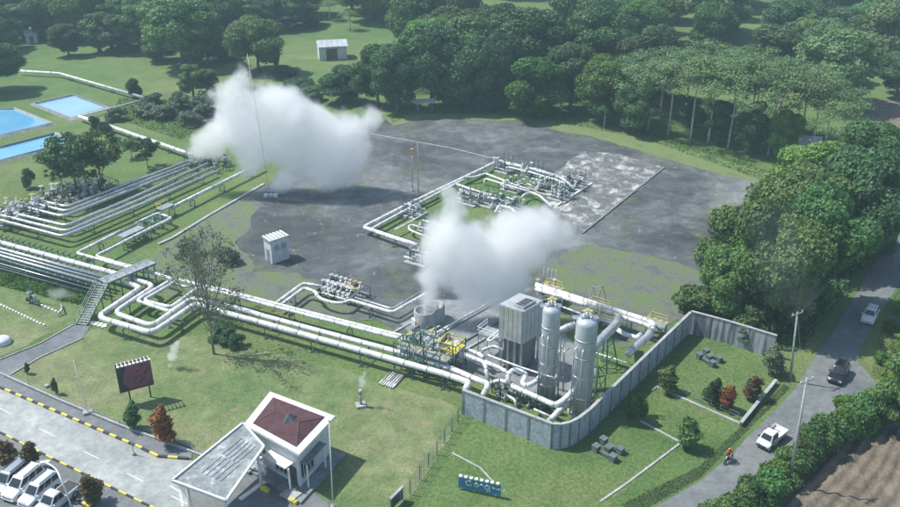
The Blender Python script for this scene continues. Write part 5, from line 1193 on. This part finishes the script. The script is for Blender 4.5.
cc = sum(cq, Vector())/4
for j in range(2):
    for i in range(5):
        a = cq[0].lerp(cq[1], .22 + .33*j).lerp(cq[3].lerp(cq[2], .22 + .33*j), .28 + .1*i) + X_*.04; b_ = a + (cq[1]-cq[0]).normalized()*2.9
        mb = MB(); mb.bar(a, b_, .10, .07); mb.build('skylight_bar', 'galv', t)
for k in ((.10, .12), (.10, .88), (.88, .9), (.86, .12)):
    p = cq[0].lerp(cq[1], k[0]).lerp(cq[3].lerp(cq[2], k[0]), k[1]); mb = MB(); mb.tube([Vector((p.x, p.y, 0)), Vector((p.x, p.y, zc-.2))], .16, 10); mb.build('column', 'white_paint', t)
# barrier machines and painted blocks before the guard house
for i, (x, y, l) in enumerate([(265, 491, 'yellow traffic block on the dark apron, left of two'), (293, 503, 'yellow traffic block beside the guard house step, right of two')]):
    t = thing('traffic_block', G(x, y), l, 'traffic block'); p = G(x, y)
    mb = MB(); mb.box(p + X_*.22, (1.0, .4, .44), -.5); mb.build('base', 'yellow', t, .05); mb = MB(); mb.box(p + X_*.5, (.5, .3, .12), -.5); mb.build('top', 'yellow', t, .03)
plain_kerb([(240,500),(262,484),(276,478)], 'low white lane divider on the dark apron under the canopy edge', .5, .14, 'white_paint', 'lane_divider', 1.2)
# ================================================================ small hut on the pad
t = thing('equipment_hut', G(275, 264), 'small white flat roofed hut standing alone on the grey pad', 'hut')
a0, b0, c0 = G(265.5, 259.5), G(272.5, 264.5), G(290, 258.5); H = 3.9; d0 = a0 + (c0-b0)
mb = MB(); mb.poly([p + X_*H for p in (a0, b0, c0, d0)], H); mb.build('wall', 'wall_white', t)
cn = (a0+c0)/2; rp_ = [cn + (p-cn)*1.14 for p in (a0, b0, c0, d0)]
mb = MB(); mb.poly([p + X_*(H+.16) for p in rp_], .16); mb.build('roof', 'concrete', t)
for i in range(6): mb = MB(); a = rp_[0].lerp(rp_[3], (i+.4)/6) + X_*(H+.22); mb.bar(a, a + (rp_[1]-rp_[0]), .14, .1); mb.build('roof_rib', 'white_paint', t)
for s_ in (.22, .62):
    e = (c0-b0); c = b0 + e*s_ + e*.1; nn = Vector((e.y, -e.x, 0)).normalized(); mb = MB(); mb.box((c.x + nn.x*.03, c.y + nn.y*.03, 2.6), (.8, .08, 1.0), math.atan2(e.y, e.x)); mb.build('louvre', 'galv', t)
e = (b0-a0); nn = Vector((e.y, -e.x, 0)).normalized(); c = a0 + e*.5; mb = MB(); mb.box((c.x + nn.x*.02, c.y + nn.y*.02, 1.2), (.9, .08, 2.2), math.atan2(e.y, e.x)); mb.build('door', 'galv', t)
# ================================================================ far buildings
def shed(x0, y0, x1, y1, depth, H, label, wall='wall_white', roof='roof_metal', rise=1.2, open_=False, cat='shed', nm='shed'):
    t = thing(nm, G(x0, y0), label, cat); a, b = G(x0, y0), G(x1, y1); d = (b-a).normalized(); q = Vector((-d.y, d.x, 0)); L = (b-a).length
    if not open_:
        for s0, s1, dd in ((a, b, 0), (a, a+q*depth, 1), (b, b+q*depth, 1), (a+q*depth, b+q*depth, 0)):
            mb = MB(); c = (s0+s1)/2; e = s1-s0; mb.box((c.x, c.y, H/2), (e.length - (.2 if dd else 0), .18, H), math.atan2(e.y, e.x)); mb.build('wall', wall, t)
        for s_ in (0, L):
            mb = MB(); p = a + d*s_; mb.add([p + X_*H, p + q*depth + X_*H, p + q*depth/2 + X_*(H+rise)], [(0, 1, 2)]); mb.build('gable', wall, t)
        mb = MB(); c = a + d*L*.45 - q*.1; mb.box((c.x, c.y, H*.42), (L*.4, .1, H*.8), math.atan2(d.y, d.x)); mb.build('door', 'dark_steel', t)
    else:
        for fx in (.08, .92):
            for fy in (.1, .9): mb = MB(); p = a + d*L*fx + q*depth*fy; mb.bar(p, p + X_*H, .14); mb.build('post', 'galv', t)
    o1 = -d*.5; o2 = d*.5
    for k, (e0, e1_) in enumerate(((-q*.5, q*depth/2), (q*(depth+.5), q*depth/2))):
        z0, z1 = H - rise*.1, H+rise; P_ = [a + o1 + e0 + X_*z0, b + o2 + e0 + X_*z0, b + o2 + e1_ + X_*z1, a + o1 + e1_ + X_*z1]
        for i in range(6):
            s0, s1 = (i+.02)/6, (i+.98)/6; mb = MB(); mb.poly([x + X_*.05 for x in (P_[0].lerp(P_[1], s0), P_[0].lerp(P_[1], s1), P_[3].lerp(P_[2], s1), P_[3].lerp(P_[2], s0))], .06); mb.build('roof_sheet', roof, t)
    return t
shed(320, 60.5, 347, 59, 6, 4.0, 'white walled shed with a pale striped metal roof in the meadow at the top')
shed(417, 113, 434, 112, 3, 2.4, 'tiny open shelter with a white roof at the far edge of the pad', open_=True, cat='shelter', nm='shelter', rise=.5, roof='white_paint')
shed(28, 44, 38, 43, 5, 2.8, 'small white house beside the trees at the upper left')
shed(796, 158, 817, 160, 5, 3.0, 'blue grey roofed shed peeping between trees right of the pad', roof='roof_metal')
shed(884, 172, 912, 176, 5, 3.2, 'pale roofed house at the right edge behind the road trees', roof='roof_metal')
# ================================================================ signs
t = thing('billboard', G(142, 398), 'dark maroon billboard on two posts with a row of white lamp arms on top', 'billboard')
a, b = G(131, 402.5), G(151, 397); d = (b-a).normalized(); a = a - d*1.0; b = b + d*.6; z0, z1 = 1.7, 5.6; q = Vector((-d.y, d.x, 0))
mb = MB(); c = (a+b)/2; mb.box((c.x, c.y, (z0+z1)/2), ((b-a).length, .16, z1-z0), math.atan2(d.y, d.x)); mb.build('board', mottled('maroon', (.19, .045, .075), (.27, .075, .11), .8, .5, 0, 0), t)
mb = MB(); s0, s1 = a - q*.1, a + d*1.5 - q*.1; mb.add([s0 + X_*(z0+.05), s0 + X_*(z1-.05), a + d*1.3 - q*.1 + X_*(z1-.05), a + d*.8 - q*.1 + X_*(z0+2.4), a + d*.5 - q*.1 + X_*(z0+1.2), a + d*1.2 - q*.1 + X_*(z0+.05)], [(0, 1, 2, 3, 4, 5)]); mb.build('print', 'black_paint', t)
for i in range(14): x, z = rr.uniform(1.8, (b-a).length-.4), rr.uniform(z0+.4, z1-.4); mb = MB(); p = a + d*x - q*.1 + X_*z; mb.box(p, (.22, .03, .2), math.atan2(d.y, d.x)); mb.build('print', 'black_paint', t)
mb = MB(); L = (b-a).length
for (s0, s1, h0, h1) in ((0, L, z0, z0+.1), (0, L, z1-.1, z1), (0, .1, z0, z1), (L-.1, L, z0, z1)): c = a + d*(s0+s1)/2 - q*.11 + X_*(h0+h1)/2; mb.box(c, (s1-s0, .06, h1-h0), math.atan2(d.y, d.x))
mb.build('frame', 'dark_steel', t)
for i in range(9): mb = MB(); p = a + d*(L*(i+.5)/9) + X_*z1; mb.tube([p, p + X_*.35 - q*.4, p + X_*.3 - q*1.0], .05, 6); mb.box(p + X_*.27 - q*1.1, (.3, .32, .12), math.atan2(d.y, d.x)); mb.build('lamp_arm', 'white_paint', t)
for p in (G(131, 402.5), G(151, 397)): mb = MB(); mb.tube([p, p + X_*z1*.98], .1, 8); mb.build('post', 'dark_steel', t)
t = thing('blue_sign', G(480, 495), 'long low blue sign with white lettering and small white caps on the near lawn', 'sign')
a, b = G(458.5, 489), G(500.5, 498); d = (b-a).normalized(); q = Vector((-d.y, d.x, 0)); L = (b-a).length; az = math.atan2(d.y, d.x)
m, n, b_, o = new_mat('sign_print'); a_ = noise_node(n, .9, 3, .5); rp = ramp(n, a_.outputs[0], [(.35, (.05, .22, .14)), (.45, (.04, .20, .34)), (.6, (.05, .20, .42)), (.7, (.10, .34, .52))]); n.links.new(rp.outputs[0], b_.inputs['Base Color'])
mb = MB(); c = (a+b)/2; mb.box((c.x, c.y, .98), (L, .14, 1.45), az); mb.build('board', m, t)
for i in range(8): mb = MB(); p = a + d*(L*(i+.4)/8) + X_*1.78; mb.box(p, (.32, .34, .14), az); mb.build('cap', 'white_paint', t)
for s_ in (.1, .5, .9): mb = MB(); p = a + d*L*s_ + q*.12; mb.bar(p, p + X_*1.6, .09); mb.build('post', 'galv', t)
def stroke(pts, x0, z0_, sc_): mb = MB(); mb.tube([a + d*(x0+x*sc_) - q*.10 + X_*(z0_+z*sc_) for x, z in pts], .055, 6); mb.build('lettering', 'white_paint', t)
circ = lambda cx, cz, rx, rz_, a0_=0, a1_=6.28: [(cx+rx*math.cos(a0_+(a1_-a0_)*i/10), cz+rz_*math.sin(a0_+(a1_-a0_)*i/10)) for i in range(11)]
stroke(circ(0, 0, .32, .3, .8, 6.0), 1.15, 1.15, 1); stroke(circ(0, 0, .22, .2), 1.95, 1.1, 1); stroke(circ(0, 0, .2, .2, 3.14, 0), 2.5, 1.1, 1); stroke(circ(0, 0, .24, .24), 3.1, 1.08, 1)
stroke([(.0, .3), (.0, -.45), (-.35, -.5)], 3.36, 1.08, 1); stroke([(0, .1), (.2, -.1), (.35, .12), (.5, -.1), (.8, 0)], 3.7, 1.15, .8); stroke([(0, 0), (.3, .05), (.6, -.06), (.7, .2)], 4.35, 1.1, .8)
t = thing('notice_board', G(395, 505), 'dark notice board seen nearly edge on at the bottom photo edge by the fence', 'sign')
a, b = G(391, 512), G(403, 500); d = (b-a).normalized(); c = (a+b)/2; az = math.atan2(d.y, d.x)
mb = MB(); mb.box((c.x, c.y, 1.0), ((b-a).length, .12, 1.3), az); mb.build('board', 'dark_steel', t); mb = MB(); mb.box((c.x, c.y, 1.72), ((b-a).length+.1, .3, .14), az); mb.build('cap', 'concrete', t)
for p in (a, b): mb = MB(); mb.bar(p, p + X_*1.7, .1); mb.build('post', 'galv', t)
# ================================================================ fences
def mesh_fence(pxs, H, label, mat='green_steel', every=2.4):
    t = thing('wire_fence', G(*pxs[0]), label, 'fence'); P_ = [G(*p) for p in pxs]
    for a, b in zip(P_, P_[1:]):
        L = (b-a).length; n = max(1, round(L/every)); 
        for i in range(n):
            p, q2 = a.lerp(b, i/n), a.lerp(b, (i+1)/n); mb = MB(); mb.bar(p, p + X_*H, .09); mb.build('post', mat, t)
            mb = MB(); k = 4
            for j in range(1, k+1): mb.bar(p + X_*H*j/k, q2 + X_*H*j/k, .028)
            for j in range(3): r_ = p.lerp(q2, (j+.5)/3); mb.bar(r_, r_ + X_*H, .018)
            mb.build('fence_panel', mat, t)
mesh_fence([(464,414),(452,432),(437,455),(420,480),(400,510)], 1.9, 'green wire fence running down from the left end of the concrete wall')
mesh_fence([(205,456),(170,438),(120,425),(60,400),(0,373),(-30,360)], .55, 'very low railing along the pavement above the entrance road', 'galv', 5)
# ================================================================ posts, masts and poles
def mast(px, yb, yt, r, label, mat='white_paint', cat='mast', name='mast', lean=(0, 0), cap=None):
    p = G(px, yb); H = HT(px, yb, yt); t = thing(name, p, label, cat)
    mb = MB(); mb.tube([p, p + Vector((lean[0], lean[1], H))], r, 8, radii=[r, r*.55]); mb.build('pole', mat, t)
    mb = MB(); mb.cyl(p, r*3.2, .35, 10); mb.build('base', 'concrete', t); return t, p, H
t, p, H = mast(270.5, 198, 54, .07, 'very tall thin lightning mast rising through the larger steam cloud', lean=(-1.6, 0))
for x in (-.9, 0, .9): mb = MB(); a = p + Vector((x, .4, .3)); mb.box(a, (.7, .6, .6)); mb.build('ballast_block', 'white_paint', t)
t, p, H = mast(412.5, 191, 151, .09, 'slim pole with an orange top on the grey pad, left of the pair', 'galv'); mb = MB(); mb.box(p + Vector((0, 0, H)), (.5, .4, .9)); mb.build('lamp_head', 'orange', t)
t, p, H = mast(418.5, 196, 143, .09, 'slim pole with an orange bracket on the grey pad, right of the pair', 'galv'); mb = MB(); mb.bar(p + Vector((-.9, 0, H-2.6)), p + Vector((.1, 0, H-4.0)), .22); mb.build('bracket', 'orange', t)
t, p, H = mast(333, 508, 421, .075, 'slim white flagpole without a flag right beside the guard house', cat='flagpole', name='flagpole', lean=(.25, 0)); mb = MB(); mb.lathe(p + Vector((.25, 0, H)), [(0, -.1), (.12, 0), (0, .12)], 8); mb.build('finial', 'galv', t)
t, p, H = mast(88, 414, 361, .07, 'slim white pole on the lawn left of the maroon billboard', cat='pole', name='lamp_post', lean=(-.3, 0)); mb = MB(); mb.box(p + X_*.25, (1.0, .7, .3), .5); mb.build('footing', 'concrete', t)
t = thing('street_lamp', G(72, 516), 'curved white street lamp leaning over the parked cars', 'street lamp'); p = G(74, 516); H = HT(74, 516, 482)
mb = MB(); a = [p, p + Vector((-.15, 0, H*.7)), p + Vector((-.5, .2, H)), W(56, 468, p.y+1.5), W(45, 462, p.y+2.6)]; mb.tube(fillet(a, .8), .08, 8); mb.build('pole', 'white_paint', t)
mb = MB(); c = a[-1]; mb.box(c, (.95, .38, .16), .3); mb.build('lamp_head', 'white_paint', t, .04)
for x, y, yt, l in ((33, 302, 255, 'grey post with a lamp beside the pipe rack'), (134, 455, 440, 'tiny grey post on the lower kerb of the entrance road')):
    t, p, H = mast(x, y, yt, .06, l, 'galv', 'post', 'post')
t = thing('vent_post', G(361, 406), 'grey vent post on a small concrete base under a puff of steam', 'vent'); p = G(361, 406)
mb = MB(); mb.box(p + X_*.15, (1.2, 1.1, .3), .3); mb.build('base', 'concrete', t, .03); mb = MB(); mb.tube([p + X_*.3, p + X_*1.7], .16, 10); mb.tube([p + X_*1.7, p + X_*2.3], .24, 10); mb.build('pipe', 'galv', t)
t = thing('valve_stub', G(32, 302), 'small dark valve stub beside the post on the left lawn', 'valve'); valve(t, G(32, 303), 1.5, 0, 'galv', 'dark_steel'); valve(t, G(36, 304), 1.2, 0, 'galv', 'galv'); mb = MB(); mb.tube([G(28, 300, .3), G(40, 305, .3)], .12, 8); mb.build('pipe', 'dark_steel', t)
pipe([(57,315,.3),(62,309,.8),(61,304,.4)], .12, 'clad', 'small hooked pipe stub on the left lawn', None, .4, .2, 0)
t = thing('vent_cover', G(5, 342), 'pale blue rounded cover on the lawn at the left photo edge', 'cover'); p = G(3, 343); mb = MB(); mb.lathe(p, [(1.1, 0), (1.1, .5), (.8, .8), (0, .9)], 14); mb.build('shell', 'wall_white', t)
plain_kerb([(45,388),(49,386)], 'short grey step at the roadside below the footpath', .5, .3, 'concrete', 'step')
def upole(px, yb, xt, yt, label, r=.17, arms=1):
    p = G(px, yb); top = W(xt, yt, p.y); t = thing('utility_pole', p, label, 'utility pole')
    mb = MB(); mb.tube([p, top], r, 10, radii=[r, r*.6]); mb.build('pole', 'concrete', t); tips = []
    for k in range(arms):
        c = p.lerp(top, .97 - .09*k); d = Vector((.85, .5, 0)).normalized()*.95; mb = MB(); mb.bar(c - d, c + d, .12); mb.build('crossarm', 'galv', t)
        for s_ in (-1, 0, 1): mb = MB(); q_ = c + d*s_*.9 + X_*.06; mb.cyl(q_, .08, .26, 8, .04); mb.build('insulator', 'white_paint', t); tips.append(q_ + X_*.26)
    return t, tips, top
_, tipA, topA = upole(789, 487, 807, 378, 'tall pale utility pole standing at the hedge by the ploughed field', .17)
_, tipB, topB = upole(790, 381, 797.5, 312, 'utility pole with a crossarm beside the right end of the wall', .16)
_, tipC, topC = upole(893, 262, 905, 190, 'utility pole under the trees at the right photo edge', .16)
def wire(a, b, label, sag=.8, r=.022):
    pts = [a.lerp(b, i/14) - X_*sag*4*(i/14)*(1-i/14) for i in range(15)]; mb = MB(); mb.tube(pts, r, 5); tag(mb.build('overhead_wire', 'dark_steel'), label, 'wire', 'overhead wires')
for i in range(3): wire(tipB[i], tipC[i], 'thin overhead wire running uphill above the shaded road', 1.2)
wire(topA, topB, 'thin overhead wire between the two poles at the wall end', .8)
# ================================================================ concrete block sets on the lawns
def blockset(px, py, label, s_=1.0):
    t = thing('block_set', G(px, py), label, 'block set'); o_ = G(px, py); d = (G(px+22, py+13)-o_).normalized(); q = Vector((-d.y, d.x, 0)); az = math.atan2(d.y, d.x)
    for k, (x, y) in enumerate(((-1.5, .95), (1.2, .95), (0, 0), (-1.2, -.95), (1.5, -.95))):
        mb = MB(); c = o_ + d*x*s_ + q*y*s_ + X_*.42*s_; mb.box(c, (.85*s_, .85*s_, .84*s_), az); mb.build('block', 'block_grey', t, .06); mb = MB(); mb.box(c + X_*.46*s_, (.95*s_, .95*s_, .1), az); mb.build('cap', 'block_grey', t)
    for y in (-.95, .95): mb = MB(); c = o_ + q*y*s_ + d*(.15 if y < 0 else -.15) + X_*.3; mb.box(c, (1.9*s_, .35, .3), az); mb.build('beam', 'block_grey', t)
blockset(608, 452, 'five dark concrete blocks joined by beams on the lawn below the curved wall', .85)
blockset(709, 360, 'five dark concrete blocks joined by beams on the kerbed lawn', .8)
# ================================================================ vehicles
def wheel(t, x, y, r, side):
    mb = MB(); mb.tube([(x, y-.11, r), (x, y+.11, r)], r, 18); o = MBlocal(mb, 'wheel', 'tyre', t)
    mb = MB(); s_ = .115*side; mb.tube([(x, y+s_-.01, r), (x, y+s_+.012, r)], r*.6, 12); MBlocal(mb, 'rim', 'rim', o)
def MBlocal(mb, name, mat, parent, bevel=0):
    me = bpy.data.meshes.new(name); me.from_pydata(mb.v, [], mb.f); me.polygons.foreach_set('use_smooth', mb.sm); me.materials.append(M[mat]); me.update()
    bm = bmesh.new(); bm.from_mesh(me); bmesh.ops.recalc_face_normals(bm, faces=bm.faces); bm.to_mesh(me); bm.free()
    o = bpy.data.objects.new(name, me); S.collection.objects.link(o); o.parent = parent
    if bevel:
        md = o.modifiers.new('bevel', 'BEVEL'); md.width = bevel; md.segments = 3; md.limit_method = 'ANGLE'; me.polygons.foreach_set('use_smooth', [True]*len(me.polygons))
    return o
def loft(mb, prof_lo, prof_hi):
    "two same-length rings of points, outer skin between them and a lid"
    n = len(prof_lo); mb.add(list(prof_lo)+list(prof_hi), [(i, (i+1) % n, n+(i+1) % n, n+i) for i in range(n)] + [tuple(range(n, 2*n)), tuple(reversed(range(n)))])
def vehicle(px, py, heading, label, cat, kindv, paint, L=4.3, Wd=1.7, H=1.7, group=None):
    h = G(px+heading[0]*10, py+heading[1]*10) - G(px-heading[0]*10, py-heading[1]*10); t = thing({'van': 'parked_van', 'suv': 'car', 'hatch': 'car', 'pickup': 'pickup_truck', 'flatbed': 'pickup_truck'}[kindv], G(px, py), label, cat, group)
    t.location.z = .03; w2 = Wd/2; r = .33 if kindv != 'pickup' else .37; f = L/2; gz = .22; belt = H*.56
    # body side outline (x, z), front at +x
    if kindv == 'van': prof = [(-f, .35), (-f, belt), (-f+.05, belt+.03), (f*.52, belt+.03), (f*.93, belt*.84), (f, belt*.62), (f, .32), (f-.15, gz), (-f+.15, gz)]; cab = (-f+.05, f*.62, -f+.22, f*.18)
    elif kindv == 'pickup': prof = [(-f, .45), (-f, belt*.98), (-f*.2, belt), (f*.45, belt), (f*.92, belt*.9), (f, belt*.65), (f, .4), (f-.15, gz+.08), (-f+.15, gz+.08)]; cab = (-f*.22, f*.52, -f*.1, f*.22)
    elif kindv == 'flatbed': prof = [(-f*.02, .45), (-f*.02, belt), (f*.7, belt), (f*.95, belt*.8), (f, belt*.6), (f, .4), (f-.1, gz), (-f*.02, gz)]; cab = (0.0, f*.78, .06, f*.52)
    else: prof = [(-f, .4), (-f, belt*.95), (-f+.1, belt), (f*.42, belt), (f*.9, belt*.82), (f, belt*.6), (f, .32), (f-.15, gz), (-f+.15, gz)]; cab = (-f+.12, f*.5, -f+.5, f*.12)
    mb = MB(); n = len(prof); secs = [(-w2, .97, .0), (-w2+.10, 1, 0), (w2-.10, 1, 0), (w2, .97, 0)]; vs = []
    for y, k, _ in secs: vs += [(x*k, y, z) for x, z in prof]
    fs = [(a*n+i, a*n+(i+1) % n, (a+1)*n+(i+1) % n, (a+1)*n+i) for a in range(3) for i in range(n)] + [tuple(range(n)), tuple(reversed(range(3*n, 4*n)))]
    mb.add(vs, fs); body = MBlocal(mb, 'body', paint, t, .06)
    x0, x1, x2, x3 = cab; lo = [(x0, -w2+.05, belt-.01), (x1, -w2+.05, belt-.01), (x1, w2-.05, belt-.01), (x0, w2-.05, belt-.01)]; k = w2-.22; hi = [(x2, -k, H), (x3, -k, H), (x3, k, H), (x2, k, H)]
    mb = MB(); loft(mb, lo, hi); MBlocal(mb, 'cabin', paint, t, .07)
    LO = [Vector(v) for v in lo]; HI = [Vector(v) for v in hi]
    for i, nm in enumerate(('side_window', 'windscreen', 'side_window', 'rear_window')):
        a, b, c, d = LO[i], LO[(i+1) % 4], HI[(i+1) % 4], HI[i]; nn = (b-a).cross(d-a).normalized()
        nseg = 3 if (nm == 'side_window' and L > 4 and kindv in ('van', 'hatch', 'suv')) else 2 if nm == 'side_window' and kindv == 'pickup' else 1
        for j in range(nseg):
            u0, u1 = (j+.06)/nseg*.94+.03, (j+.94)/nseg*.94+.03
            P_ = [a.lerp(b, u0).lerp(d.lerp(c, u0), .16), a.lerp(b, u1).lerp(d.lerp(c, u1), .16), a.lerp(b, u1).lerp(d.lerp(c, u1), .84), a.lerp(b, u0).lerp(d.lerp(c, u0), .84)]
            mb = MB(); mb.add([p + nn*.022 for p in P_] + [p - nn*.02 for p in P_], [(0, 1, 2, 3), (7, 6, 5, 4), (0, 4, 5, 1), (1, 5, 6, 2), (2, 6, 7, 3), (3, 7, 4, 0)]); MBlocal(mb, nm, 'glass', t)
    for sx in (-.62, .66):
        for sy in (-1, 1): wheel(t, f*sx, sy*(w2-.08), r, sy)
    for sy in (-1, 1):
        mb = MB(); mb.box((f-.05, sy*(w2-.28), belt*.66), (.16, .36, .18)); MBlocal(mb, 'headlight', 'head_lamp', t)
        if kindv != 'flatbed': mb = MB(); mb.box((-f+.03, sy*(w2-.16), belt*.8), (.12, .2, .28)); MBlocal(mb, 'tail_light', 'red_lamp', t)
        mb = MB(); mb.box((x1-.28, sy*(w2+.07), belt+.08), (.14, .22, .15)); MBlocal(mb, 'mirror', paint if kindv != 'flatbed' else 'black_paint', t)
    mb = MB(); mb.box((f-.01, 0, belt*.5), (.1, Wd*.55, .2)); MBlocal(mb, 'grille', 'black_paint', t)
    mb = MB(); mb.box((f+.01, 0, .42), (.14, Wd*.92, .16)); MBlocal(mb, 'bumper', 'black_paint' if kindv in ('flatbed', 'pickup') else paint, t)
    if kindv in ('van', 'suv'):
        for sy in (-1, 1): mb = MB(); mb.bar((x2+.2, sy*(k-.12), H+.05), (x3-.15, sy*(k-.12), H+.05), .05); MBlocal(mb, 'roof_rail', 'dark_steel', t)
    if kindv == 'pickup':
        mb = MB(); mb.box((-f*.61, 0, belt+.01), (f*.70, Wd*.80, .05)); MBlocal(mb, 'bed_cover', 'black_paint', t)
    if kindv == 'flatbed':
        mb = MB(); mb.box((-f*.5, 0, .62), (f*.98, Wd+.06, .12)); MBlocal(mb, 'bed_floor', paint, t)
        for sy in (-1, 1): mb = MB(); mb.box((-f*.5, sy*(Wd/2), .85), (f*.98, .06, .38)); MBlocal(mb, 'bed_side', paint, t)
        mb = MB(); mb.box((-f, 0, .85), (.06, Wd, .38)); MBlocal(mb, 'tailgate', paint, t); mb = MB()
        for y in (-.6, 0, .6): mb.bar((-f*.06, y, .6), (-f*.06, y, 1.75), .06)
        mb.bar((-f*.06, -.7, 1.75), (-f*.06, .7, 1.75), .06); MBlocal(mb, 'headboard', 'dark_steel', t)
        mb = MB(); mb.box((-f*.5, 0, .42), (f*.9, .5, .16)); MBlocal(mb, 'chassis', 'black_paint', t)
    t.rotation_euler.z = math.atan2(h.y, h.x); return t
hd = (-.80, .66)
vehicle(12, 484, hd, 'silver blue van parked leftmost, behind the white one', 'van', 'van', 'car_silver', 4.4, 1.7, 1.85)
vehicle(25, 489, hd, 'bright white van parked second from the left', 'van', 'van', 'car_white', 4.5, 1.75, 1.9)
vehicle(41, 496, hd, 'pale silver van parked between the white van and the pickup', 'van', 'van', 'car_pearl', 4.4, 1.7, 1.85)
vehicle(57, 505, hd, 'white double cab pickup with a dark covered bed, rightmost of the parked row', 'pickup truck', 'pickup', 'car_pearl', 5.2, 1.8, 1.8)
vehicle(869, 319, (-.42, .9), 'white car driving down the public road in the sun', 'car', 'suv', 'car_white', 4.2, 1.75, 1.65)
vehicle(838, 377, (-.5, .86), 'black car on the public road at the edge of the tree shade', 'car', 'suv', 'car_black', 4.3, 1.8, 1.7)
vehicle(771, 442, (-.72, .6), 'small white pickup truck with an open flat bed beside the hedge', 'pickup truck', 'flatbed', 'car_white', 4.1, 1.6, 1.75)
# motorcycle and rider
t = thing('motorcycle', G(728, 462), 'dark motorcycle ridden along the public road edge', 'motorcycle'); 
for x in (-.62, .62):
    mb = MB(); mb.torus((x, 0, .29), .24, .055, 18, 6, 'Y'); w_ = MBlocal(mb, 'wheel', 'tyre', t); mb = MB(); mb.tube([(x, -.05, .29), (x, .05, .29)], .08, 8); MBlocal(mb, 'hub', 'rim', w_)
mb = MB(); mb.tube([(.62, 0, .29), (.45, 0, .75), (.38, 0, .98)], .05, 7); MBlocal(mb, 'fork', 'galv', t)
mb = MB(); mb.tube([(.36, -.32, 1.02), (.4, 0, .98), (.36, .32, 1.02)], .025, 6); MBlocal(mb, 'handlebar', 'dark_steel', t)
mb = MB(); mb.box((.0, 0, .45), (.6, .24, .32)); MBlocal(mb, 'engine', 'dark_steel', t, .05)
mb = MB(); mb.add([(.45, -.1, .85), (.45, .1, .85), (-.75, .1, .82), (-.75, -.1, .82), (.38, -.06, .5), (.38, .06, .5), (-.5, .06, .55), (-.5, -.06, .55)], [(0, 1, 2, 3), (7, 6, 5, 4), (0, 4, 5, 1), (1, 5, 6, 2), (2, 6, 7, 3), (3, 7, 4, 0)]); MBlocal(mb, 'fairing', 'black_paint', t, .04)
mb = MB(); mb.box((-.22, 0, .86), (.75, .25, .1)); MBlocal(mb, 'seat', 'cloth_dark', t, .04)
mb = MB(); mb.box((.5, 0, .8), (.1, .16, .14)); MBlocal(mb, 'headlight', 'head_lamp', t, .03)
h = G(710, 470) - G(740, 448); t.rotation_euler.z = math.atan2(h.y, h.x); t.location.z = .03
def figure(joints, edges, radii, name, mat, parent):
    me = bpy.data.meshes.new(name); me.from_pydata(joints, edges, []); o = bpy.data.objects.new(name, me); S.collection.objects.link(o)
    sk = o.modifiers.new('skin', 'SKIN'); sk.use_smooth_shade = True; sb = o.modifiers.new('sub', 'SUBSURF'); sb.levels = 1; sb.render_levels = 1
    for i, r in enumerate(radii): me.skin_vertices[0].data[i].radius = (r, r) if not isinstance(r, tuple) else r
    me.skin_vertices[0].data[0].use_root = True
    dg = bpy.context.evaluated_depsgraph_get(); m2 = bpy.data.meshes.new_from_object(o.evaluated_get(dg)); o.modifiers.clear(); o.data = m2; m2.name = name; m2.materials.clear(); m2.materials.append(M[mat]); o.parent = parent; return o
pr = thing('person', t.location, 'motorcycle rider in an orange red jacket and helmet', 'person'); pr.rotation_euler = t.rotation_euler
J = [(-.25, 0, .98), (-.22, 0, 1.15), (-.12, 0, 1.38), (-.06, 0, 1.50), (-.02, 0, 1.60), (.02, 0, 1.70),
     (-.2, .12, .96), (.22, .2, .86), (.12, .2, .45), (.26, .2, .40), (-.2, -.12, .96), (.22, -.2, .86), (.12, -.2, .45), (.26, -.2, .40)]
E = [(0, 1), (1, 2), (2, 3), (3, 4), (4, 5), (0, 6), (6, 7), (7, 8), (8, 9), (0, 10), (10, 11), (11, 12), (12, 13)]
figure(J, E, [.15, .15, .17, .09, .06, .08, .11, .085, .06, .045, .11, .085, .06, .045], 'body', 'cloth_dark', pr)
J = [(-.24, 0, 1.02), (-.22, 0, 1.18), (-.13, 0, 1.38), (-.07, 0, 1.48), (-.1, .2, 1.42), (.08, .29, 1.2), (.32, .3, 1.07), (-.1, -.2, 1.42), (.08, -.29, 1.2), (.32, -.3, 1.07)]
figure(J, [(0, 1), (1, 2), (2, 3), (2, 4), (4, 5), (5, 6), (2, 7), (7, 8), (8, 9)], [.175, .175, .19, .10, .085, .065, .05, .085, .065, .05], 'jacket', 'cloth_red', pr)
mb = MB(); mb.lathe((0, 0, 1.68), [(0, -.13), (.1, -.11), (.135, 0), (.12, .09), (.07, .14), (0, .155)], 14); MBlocal(mb, 'helmet', 'cloth_red', pr)
mb = MB(); mb.box((.11, 0, 1.69), (.06, .17, .09)); MBlocal(mb, 'visor', 'glass', pr, .02)
for s_ in (-1, 1):
    mb = MB(); mb.box((.36, s_*.3, 1.05), (.09, .08, .04))
    for k in range(4): mb.tube([(.40, s_*.3 + (k-1.5)*.02, 1.06), (.43, s_*.3 + (k-1.5)*.02, 1.03), (.40, s_*.3 + (k-1.5)*.02, 1.0)], .010, 5)
    mb.tube([(.35, s_*.26, 1.04), (.38, s_*.245, 1.01)], .012, 5); MBlocal(mb, 'hand', 'skin', pr)
